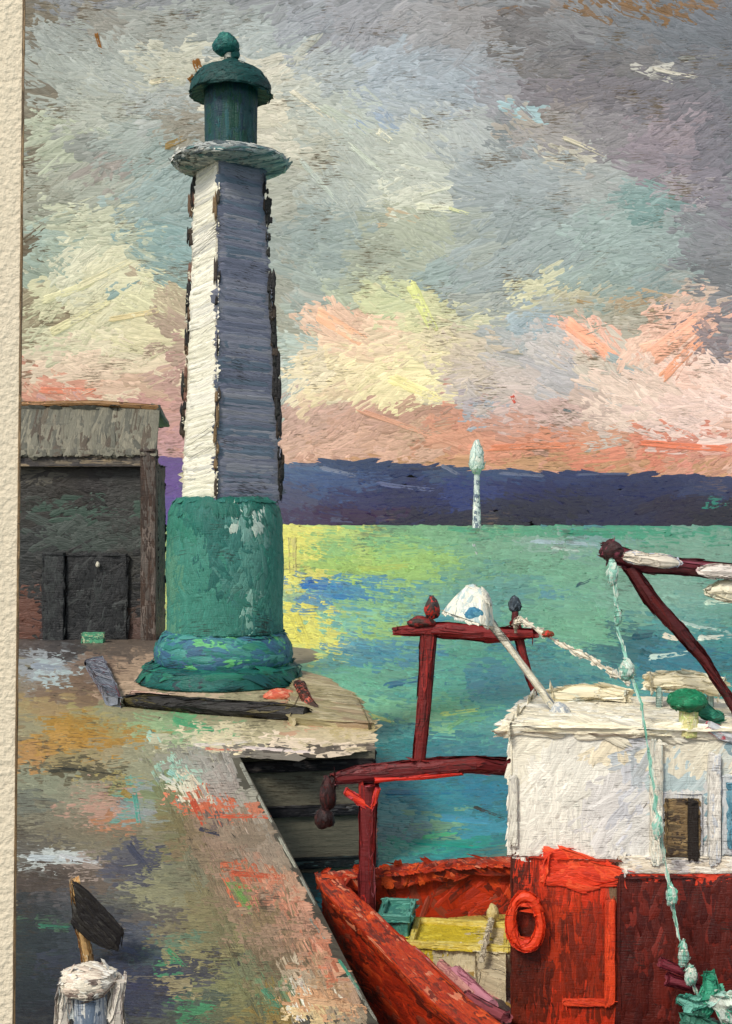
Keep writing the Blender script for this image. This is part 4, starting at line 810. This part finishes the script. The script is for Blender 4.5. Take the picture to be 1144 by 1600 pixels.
for (x0, y0, x1, y1, r, cc) in ((664, 1512, 712, 1556, .045, [(214, 160, 140), (228, 190, 170)]), (690, 1508, 740, 1556, .04, [(206, 150, 140), (170, 110, 112)]), (712, 1520, 768, 1572, .06, [(196, 132, 146), (164, 96, 112)]), (730, 1560, 790, 1590, .05, [(150, 76, 84), (96, 56, 62)])):
    painted(M, tube([onz(x0, y0, -3.6), onz(x1, y1, -3.6)], [r, r * .8], 8), cc, (.22, .05), 7, (.6, -1, 0), .08)
tag(M.build('rolled_net', BO), 'rose pink rolled nets lying by the red cabin', 'net')
M = Mesh()
painted(M, tube(subdiv_path([onz(772, 1420, -3.45), onz(752, 1500, -3.45)], 3), .02, 6), [(216, 206, 180)], (.1, .03), 3)
painted(M, prism([tuple(onz(x, y, -3.55)[:2]) for x, y in ((740, 1462), (790, 1462), (790, 1535), (745, 1515))], ZD, -3.55), [(206, 192, 160, 3), (176, 160, 130, 1), (60, 56, 50, .7), (226, 214, 180, 1.4)], (.16, .05), 7, (0, -.4, 1), .3)
tag(M.build('canvas_sack', BO), 'scuffed cream sack against the red cabin side', 'sack')

# roof gear
RD = 9.0
lamp = thing('deck_lamp', 'white deck lamp with blue glass on a slanting pole', 'lamp', tuple(at(876, 1118, RD)))
WHc = [(232, 226, 206, 3), (212, 212, 200, 2), (190, 200, 198, 1)]
bar('pole', [at(752, 955, RD), at(810, 1030, RD), at(874, 1116, RD)], [.032, .024, .03], WHc + [(150, 160, 170, 1)], lamp, size=(.2, .03))
M = Mesh(); dd = at(741, 940, RD)
V, Fc = lathe(0, 0, [(.20, -.14), (.19, -.10), (.13, .02), (.09, .09), (.04, .11)], 20)
V = V * (1 + .10 * np.sign(np.sin(np.arctan2(V[:, 1], V[:, 0]) * 4))[:, None] * np.array([1, 1, 0])); th = math.radians(18)
V = np.stack([V[:, 0] * math.cos(th) + V[:, 2] * math.sin(th), V[:, 1], -V[:, 0] * math.sin(th) + V[:, 2] * math.cos(th)], 1) * 1.0 + dd
painted(M, (V, Fc), [(236, 232, 214, 3), (214, 220, 210, 2), (176, 196, 196, 1)], (.2, .06), 8, (.2, 0, 1), .2, H=.008); M.build('lamp_shade', BO, lamp)
M = Mesh(); painted(M, blob(at(742, 960, RD - .16), (.075, .03, .05)), [(62, 128, 160, 3), (96, 160, 180, 1)], (.08, .04), 5, (1, 0, 0)); M.build('glass', BO, lamp)
M = Mesh(); painted(M, blob(at(876, 1118, RD - .05), (.085, .07, .09)), [(222, 218, 206, 2), (160, 168, 176, 2), (196, 200, 200, 1)], (.14, .05), 7, (.6, 0, -1), .3, H=.012); M.build('foot', BO, lamp)
def rope(pts, r0, r1, cols, label, k=7, name='rope', freq=2.3, n=8):
    M = Mesh(); pp = subdiv_path(pts, k); rr = [max(.004, r0 + (r1 - r0) * max(0, math.sin(i * freq + math.sin(i * .7) * 2)) ** 2) for i in range(len(pp))]
    painted(M, tube(pp, rr, n), cols, (.09, .03), 5, (0, 0, 1), .3, loose=.5); return tag(M.build(name, BO), label, 'rope')
rope([at(806, 988, 10.2), at(804, 972, 10.1), at(814, 968, 10.0), at(850, 990, 9.9), at(885, 1012, 9.8), at(925, 1030, 9.7), at(958, 1052, 9.65), at(985, 1068, 9.6)], .007, .024, [(232, 224, 204, 3), (206, 206, 196)], 'white rope sagging from the gallows top to the cabin roof', 5)
M = Mesh(); painted(M, blob(at(857, 990, 9.83), (.05, .04, .025)), [(190, 52, 40), (120, 90, 60)], (.07, .03), 5); tag(M.build('cork_float', BO), 'tiny red cork float threaded on the white sagging rope', 'float')
def bundle(pts, rr, name, label, cols=None):
    M = Mesh(); painted(M, tube(subdiv_path(pts, 4), np.interp(np.linspace(0, 1, 4 * (len(pts) - 1) + 1), np.linspace(0, 1, len(rr)), rr), 10), cols or [(236, 226, 196, 4), (224, 214, 184, 2), (240, 236, 216, 2), (190, 196, 184, .6)], (.2, .06), 8, (1, 0, 0), .3, H=.018, loose=.55)
    return tag(M.build(name, BO), label, 'canvas')
bundle([at(862, 1088, 9.5), at(905, 1084, 9.5), at(940, 1082, 9.45), at(978, 1086, 9.4)], [.05, .075, .06, .04], 'rolled_canvas', 'left roll of cream canvas at the back of the cabin roof')
bundle([at(1016, 1066, 9.2), at(1060, 1064, 9.15), at(1100, 1068, 9.1), at(1128, 1076, 9.05)], [.05, .075, .07, .06], 'rolled_canvas', 'right roll of cream canvas held above the green lantern')
for q, lb in ((1030, 'left pale crutch under the right canvas roll'), (1110, 'right pale crutch under the right canvas roll')):
    M = Mesh(); painted(M, tube([at(q, 1072, 9.15), at(q, 1115, 9.15)], .025, 6), [(150, 180, 172), (206, 210, 196)], (.1, .03), 5)
    tag(M.build('canvas_crutch', BO), lb, 'crutch')
gl = thing('navigation_lamp', 'green capped cream navigation lamp on the cabin roof', 'lamp', tuple(at(1076, 1146, 8.3)))
M = Mesh(); painted(M, lathe(*at(1076, 0, 8.3)[:2], [(.07, (HY - 1148) * 8.3 / F), (.065, (HY - 1100) * 8.3 / F)], 14), [(222, 214, 150, 3), (196, 206, 130, 1), (234, 228, 190, 1)], (.12, .04), 7, (0, 0, 1), .2); M.build('lamp_body', BO, gl)
M = Mesh(); painted(M, lathe(*at(1074, 0, 8.3)[:2], [(.09, (HY - 1108) * 8.3 / F), (.135, (HY - 1098) * 8.3 / F), (.12, (HY - 1086) * 8.3 / F), (.05, (HY - 1078) * 8.3 / F)], 18), [(22, 124, 84, 3), (12, 104, 66, 2), (70, 160, 116, 1)], (.14, .05), 8, (1, 0, 0), .3, H=.01); M.build('lamp_cap', BO, gl)
M = Mesh(); painted(M, tube([at(1092, 1104, 8.32), at(1112, 1118, 8.35), at(1128, 1122, 8.4)], [.06, .05, .03], 8), [(30, 120, 96), (60, 150, 120)], (.14, .05), 6, (1, 0, 0), .2); M.build('bracket', BO, gl)
M = Mesh(); painted(M, tube([at(1106, 1134, 8.25), at(1125, 1146, 8.25), at(1160, 1158, 8.25)], [.04, .05, .04], 8), [(206, 208, 210, 3), (216, 110, 120, 1), (170, 190, 196)], (.16, .04), 7, (1, 0, -.3), .2); tag(M.build('folded_flag', BO), 'grey and pink folded flag right of the green capped lamp', 'flag')

# derrick
dk_ = thing('derrick', 'maroon derrick boom reaching in from the right over the water', 'derrick', tuple(at(1330, 1500, 8.9)))
bar('boom', [at(955, 862, 8.6), at(1010, 882, 8.6), at(1070, 886, 8.65), at(1144, 893, 8.7), at(1330, 902, 8.9)], [.06, .065, .06, .06, .08], [(104, 40, 48, 3), (78, 26, 34, 3), (136, 70, 84, 1.4)], dk_, size=(.28, .05))
M = Mesh(); painted(M, blob(at(957, 860, 8.6), (.085, .08, .075)), [(52, 24, 26, 3), (70, 30, 32), (130, 60, 76, 1)], (.12, .05), 7, (1, 0, .2), .4); M.build('boom_end', BO, dk_)
bar('strut', [at(984, 886, 8.6), at(1020, 940, 8.6), at(1062, 985, 8.6), at(1100, 1030, 8.6), at(1135, 1085, 8.6), at(1170, 1148, 8.6)], [.045, .055, .045, .035, .03, .03], [(84, 28, 30, 3), (104, 34, 34, 2), (56, 22, 26, 2)], dk_, size=(.18, .05))
bar('mast', [at(1330, 700, 8.9), at(1330, 1560, 8.9)], .1, [(104, 40, 48, 3), (78, 26, 34, 3)], dk_)
M = Mesh()
painted(M, tube(subdiv_path([at(975, 868, 8.55), at(1010, 874, 8.52), at(1062, 880, 8.52)], 4), np.array([.02, .04, .05, .045, .04, .05, .05, .04, .015]), 8), [(232, 222, 204, 3), (190, 196, 212, 1)], (.16, .05), 8, (1, 0, -.1), .2, H=.014)
tag(M.build('furled_sail', BO), 'left white roll of sailcloth by the dark boom end', 'sail')
M = Mesh()
painted(M, tube(subdiv_path([at(1092, 892, 8.55), at(1125, 892, 8.52), at(1260, 902, 8.52)], 4), np.array([.015, .03, .05, .05, .05, .05, .05, .04, .03]), 8), [(232, 222, 212, 3), (222, 190, 190, 1)], (.16, .05), 8, (1, 0, -.1), .2, H=.014)
tag(M.build('furled_sail', BO), 'right pink and white roll of sailcloth lying along the maroon boom', 'sail')
M = Mesh()
painted(M, tube(subdiv_path([at(1104, 925, 8.6), at(1130, 922, 8.6), at(1144, 925, 8.6), at(1250, 928, 8.6)], 4), np.array([.02, .04, .05, .07, .07, .08, .08, .08, .08, .08, .08, .07, .05]), 8), [(234, 226, 200, 4), (206, 214, 190, 1.4)], (.18, .06), 8, (1, 0, -.1), .3, H=.016)
tag(M.build('furled_sail', BO), 'thicker cream sail roll slung just below the maroon boom', 'sail')

# hanging line with floats, running down over the cabin
GRc = [(150, 206, 188, 3), (206, 222, 208, 2), (100, 176, 150, 1), (228, 226, 210, 1)]
rope([at(957, 876, 8.55), at(962, 920, 8.45), at(966, 985, 8.35), at(982, 1040, 8.25), at(1002, 1100, 8.1), at(1014, 1180, 8.05), at(1026, 1270, 8.0), at(1042, 1360, 8.0), at(1056, 1440, 7.95), at(1072, 1510, 7.9), at(1090, 1555, 7.85)], .0018, .006, GRc, 'pale green line hanging from the boom tip down past the cabin', 7)
floats = [(958, 894, 8.5, .033, .085, 'highest pale float, close under the boom end'), (980, 1046, 8.25, .05, .07, 'large pale green float above the cabin roof'), (1028, 1290, 7.98, .03, .09, 'long mint float against the white cabin wall'), (1050, 1398, 7.96, .035, .06, 'white float just below the white strip on the shade-painted maroon panel'), (1068, 1490, 7.9, .03, .08, 'lower mint float on the shade-painted maroon panel'), (1080, 1524, 7.88, .035, .06, 'lowest white float next to the green net tangle'), (966, 962, 8.38, .022, .06, 'thin green float level with the gallows top beam')]
for x, y, Yd, rx, rz_, lb in floats:
    M = Mesh(); painted(M, blob(at(x, y, Yd - .03), (rx, rx, rz_)), GRc, (.08, .03), 7, (.2, 0, 1), .3, loose=.5)
    tag(M.build('net_float', BO), lb, 'float', 'floats on the hanging line')
M = Mesh(); rs = random.Random(3)
for i, (pts, r, cc) in enumerate((
    ([(1108, 1526), (1112, 1548), (1098, 1580), (1080, 1606)], .05, [(60, 160, 126), (100, 190, 160), (40, 130, 100)]),
    ([(1060, 1560), (1084, 1572), (1104, 1566)], .03, [(120, 190, 170), (60, 140, 120)]),
    ([(1108, 1560), (1130, 1568), (1150, 1562)], .045, [(214, 224, 210), (170, 214, 200)]),
    ([(1124, 1576), (1136, 1590), (1154, 1600)], .04, [(206, 218, 208), (90, 180, 150)]),
    ([(1070, 1590), (1090, 1600), (1130, 1612)], .05, [(70, 130, 110), (50, 60, 60)]))):
    pp = subdiv_path([at(x, y, 7.75 - .02 * i) for x, y in pts], 3)
    painted(M, tube(pp, [r * (.6 + .5 * math.sin(math.pi * j / (len(pp) - 1))) for j in range(len(pp))], 8), cc, (.14, .045), 8, (.3, 0, 1), .3, H=.012, loose=.5)
painted(M, blob((2.25, 7.75, -3.62), (.36, .26, .16)), [(70, 50, 56), (96, 56, 66), (60, 120, 100, .6)], (.2, .06), 6)
tag(M.build('net_tangle', BO), 'tangle of mint green and white netting at the foot of the shade-painted maroon panel', 'net')
M = Mesh()
for (x0, y0, x1, y1, r) in ((1034, 1504, 1090, 1528, .035), (1044, 1530, 1096, 1546, .045)):
    painted(M, tube([at(x0, y0, 7.98), at(x1, y1, 7.95)], [r, r * .7], 8), [(122, 44, 56, 3), (150, 70, 80)], (.16, .045), 7, (1, 0, -.3), .15)
tag(M.build('coiled_hose', BO), 'plum coloured coil of hose on the shade-painted maroon panel', 'hose')

# ------------------------------------------------------------------ quay furniture, bottom left
BDp = 5.5; bp = at(143, 1600, BDp)
bo = thing('bollard', 'stubby white mooring bollard with a thick cream cap', 'bollard', (bp[0], BDp, ZQ))
uB = BDp / F; zb = lambda y: (HY - y) * uB; QM = om(.003)
M = Mesh(); painted(M, lathe(bp[0], BDp, [(.11, ZQ), (.085, ZQ + .1), (.078, zb(1548))], 22), [(96, 112, 132, 3), (190, 196, 200, 2), (140, 150, 164, 2), (214, 212, 204, 1)], (.16, .03), 7, (0, 0, 1), .08); M.build('post', QM, bo)
M = Mesh(); painted(M, lathe(bp[0] - .012, BDp, [(.085, zb(1550)), (.105, zb(1544)), (.11, zb(1532)), (.10, zb(1520)), (.07, zb(1514))], 22), [(232, 222, 202, 3), (214, 196, 178, 2), (240, 236, 224, 2), (150, 130, 120, .6)], (.15, .03), 8, (1, 0, .03), .1, H=.009, loose=.5); M.build('cap', QM, bo)
for s, x in ((-1, 100), (1, 181)):
    M = Mesh(); painted(M, tube([at(x + (8 if s > 0 else 4), 1532, BDp), at(x, 1565, BDp), at(x + 2 * s, 1610, BDp), at(x + 2 * s, 1720, BDp)], [.025, .035, .035, .03], 8), [(222, 214, 200, 3), (176, 164, 156, 2), (130, 120, 116, 1), (200, 206, 204, 1)], (.14, .03), 7, (0, 0, 1), .2, H=.008, loose=.5); M.build('horn', QM, bo)
mk = thing('marker_post', 'leaning ochre stake with a black slanting board behind the white bollard', 'marker', tuple(onz(139, 1512, ZQ)))
KD = float(onz(139, 1512, ZQ)[1])
M = Mesh(); painted(M, tube([at(117, 1378, KD), at(124, 1440, KD), at(134, 1480, KD), at(139, 1514, KD)], [.035, .03, .035, .035], 8), [(196, 158, 104, 3), (176, 130, 78, 2), (212, 196, 160, 2), (170, 150, 130)], (.12, .03), 7, (0, 0, 1), .15, loose=.5); M.build('stake', QM, mk)
M = Mesh(); pl = [(116, 1382), (134, 1394), (160, 1420), (191, 1456), (184, 1468), (184, 1482), (160, 1478), (136, 1468), (111, 1444), (114, 1434), (122, 1430)]
painted(M, slabfront([at(x, y, KD - .06) for x, y in pl[::-1]], .035), [(34, 30, 26, 4), (24, 20, 20, 3), (60, 58, 52, 1)], (.22, .035), 6, (.7, 0, -.8), .06, H=.007); M.build('board', QM, mk)

# ------------------------------------------------------------------ cream plaster pillar standing in for the wall beside the painting
PD = 3.0
pil = thing('wall_stand_in', 'rough cream plaster pillar standing in for the wall left of the painting', 'pillar', (-1.1, PD, ZQ))
tx, bx_ = (40 - CX) * PD / F, (24 - CX) * PD / F
def pillar(dx, w0, y0, y1, zt=1.9):
    xt = tx + (tx - bx_) / 1600 * (400) + dx; zbm = ZQ; zt_ = zt
    k = (tx - bx_) / ((1600) * PD / F)
    X = lambda z: (tx + (z - HY * PD / F) * k) + dx
    q = y1 / y0 * 1.01
    V = [(X(zbm) - w0, y0, zbm), (X(zbm), y0, zbm), (X(zbm) * q, y1, zbm), (X(zbm) * q - w0, y1, zbm), (X(zt) - w0, y0, zt), (X(zt), y0, zt), (X(zt) * q, y1, zt), (X(zt) * q - w0, y1, zt)]
    return np.array(V), [(3, 2, 1, 0), (4, 5, 6, 7), (0, 1, 5, 4), (1, 2, 6, 5), (2, 3, 7, 6), (3, 0, 4, 7)]
pm = bpy.data.materials.new('plaster'); pm.use_nodes = True; n = pm.node_tree.nodes; L = pm.node_tree.links; p = n['Principled BSDF']
tcn = n.new('ShaderNodeTexCoord'); no = n.new('ShaderNodeTexNoise'); no.inputs['Scale'].default_value = 60; no.inputs['Detail'].default_value = 3
vr = n.new('ShaderNodeValToRGB'); vr.color_ramp.elements[0].color = (*lin((206, 192, 168)), 1); vr.color_ramp.elements[1].color = (*lin((226, 214, 190)), 1)
L.new(tcn.outputs['Object'], no.inputs[0]); L.new(no.outputs[0], vr.inputs[0]); L.new(vr.outputs[0], p.inputs['Base Color']); p.inputs['Roughness'].default_value = .85
bb = n.new('ShaderNodeBump'); bb.inputs['Distance'].default_value = .02; bb.inputs['Strength'].default_value = .5; L.new(no.outputs[0], bb.inputs['Height']); L.new(bb.outputs[0], p.inputs['Normal'])
M = Mesh(); V, Fc = pillar(-.006, .15, PD, PD + .3)
VV = []; FF = []
for f in Fc:
    FF.append(tuple(range(len(VV), len(VV) + 4))); VV += [V[i] for i in f]
M.add(np.array(VV), FF, lin((222, 210, 186))); M.build('wall_stand_in_body', pm, pil, smooth=False)
M = Mesh(); painted(M, pillar(0, .005, PD - .004, PD + .03), [(120, 96, 66, 3), (92, 76, 56, 2), (150, 124, 90)], (.12, .006), 2.5, (0, 0, 1), .02, H=.001, loose=.3); M.build('wall_stand_in_edge', om(.0017), pil)
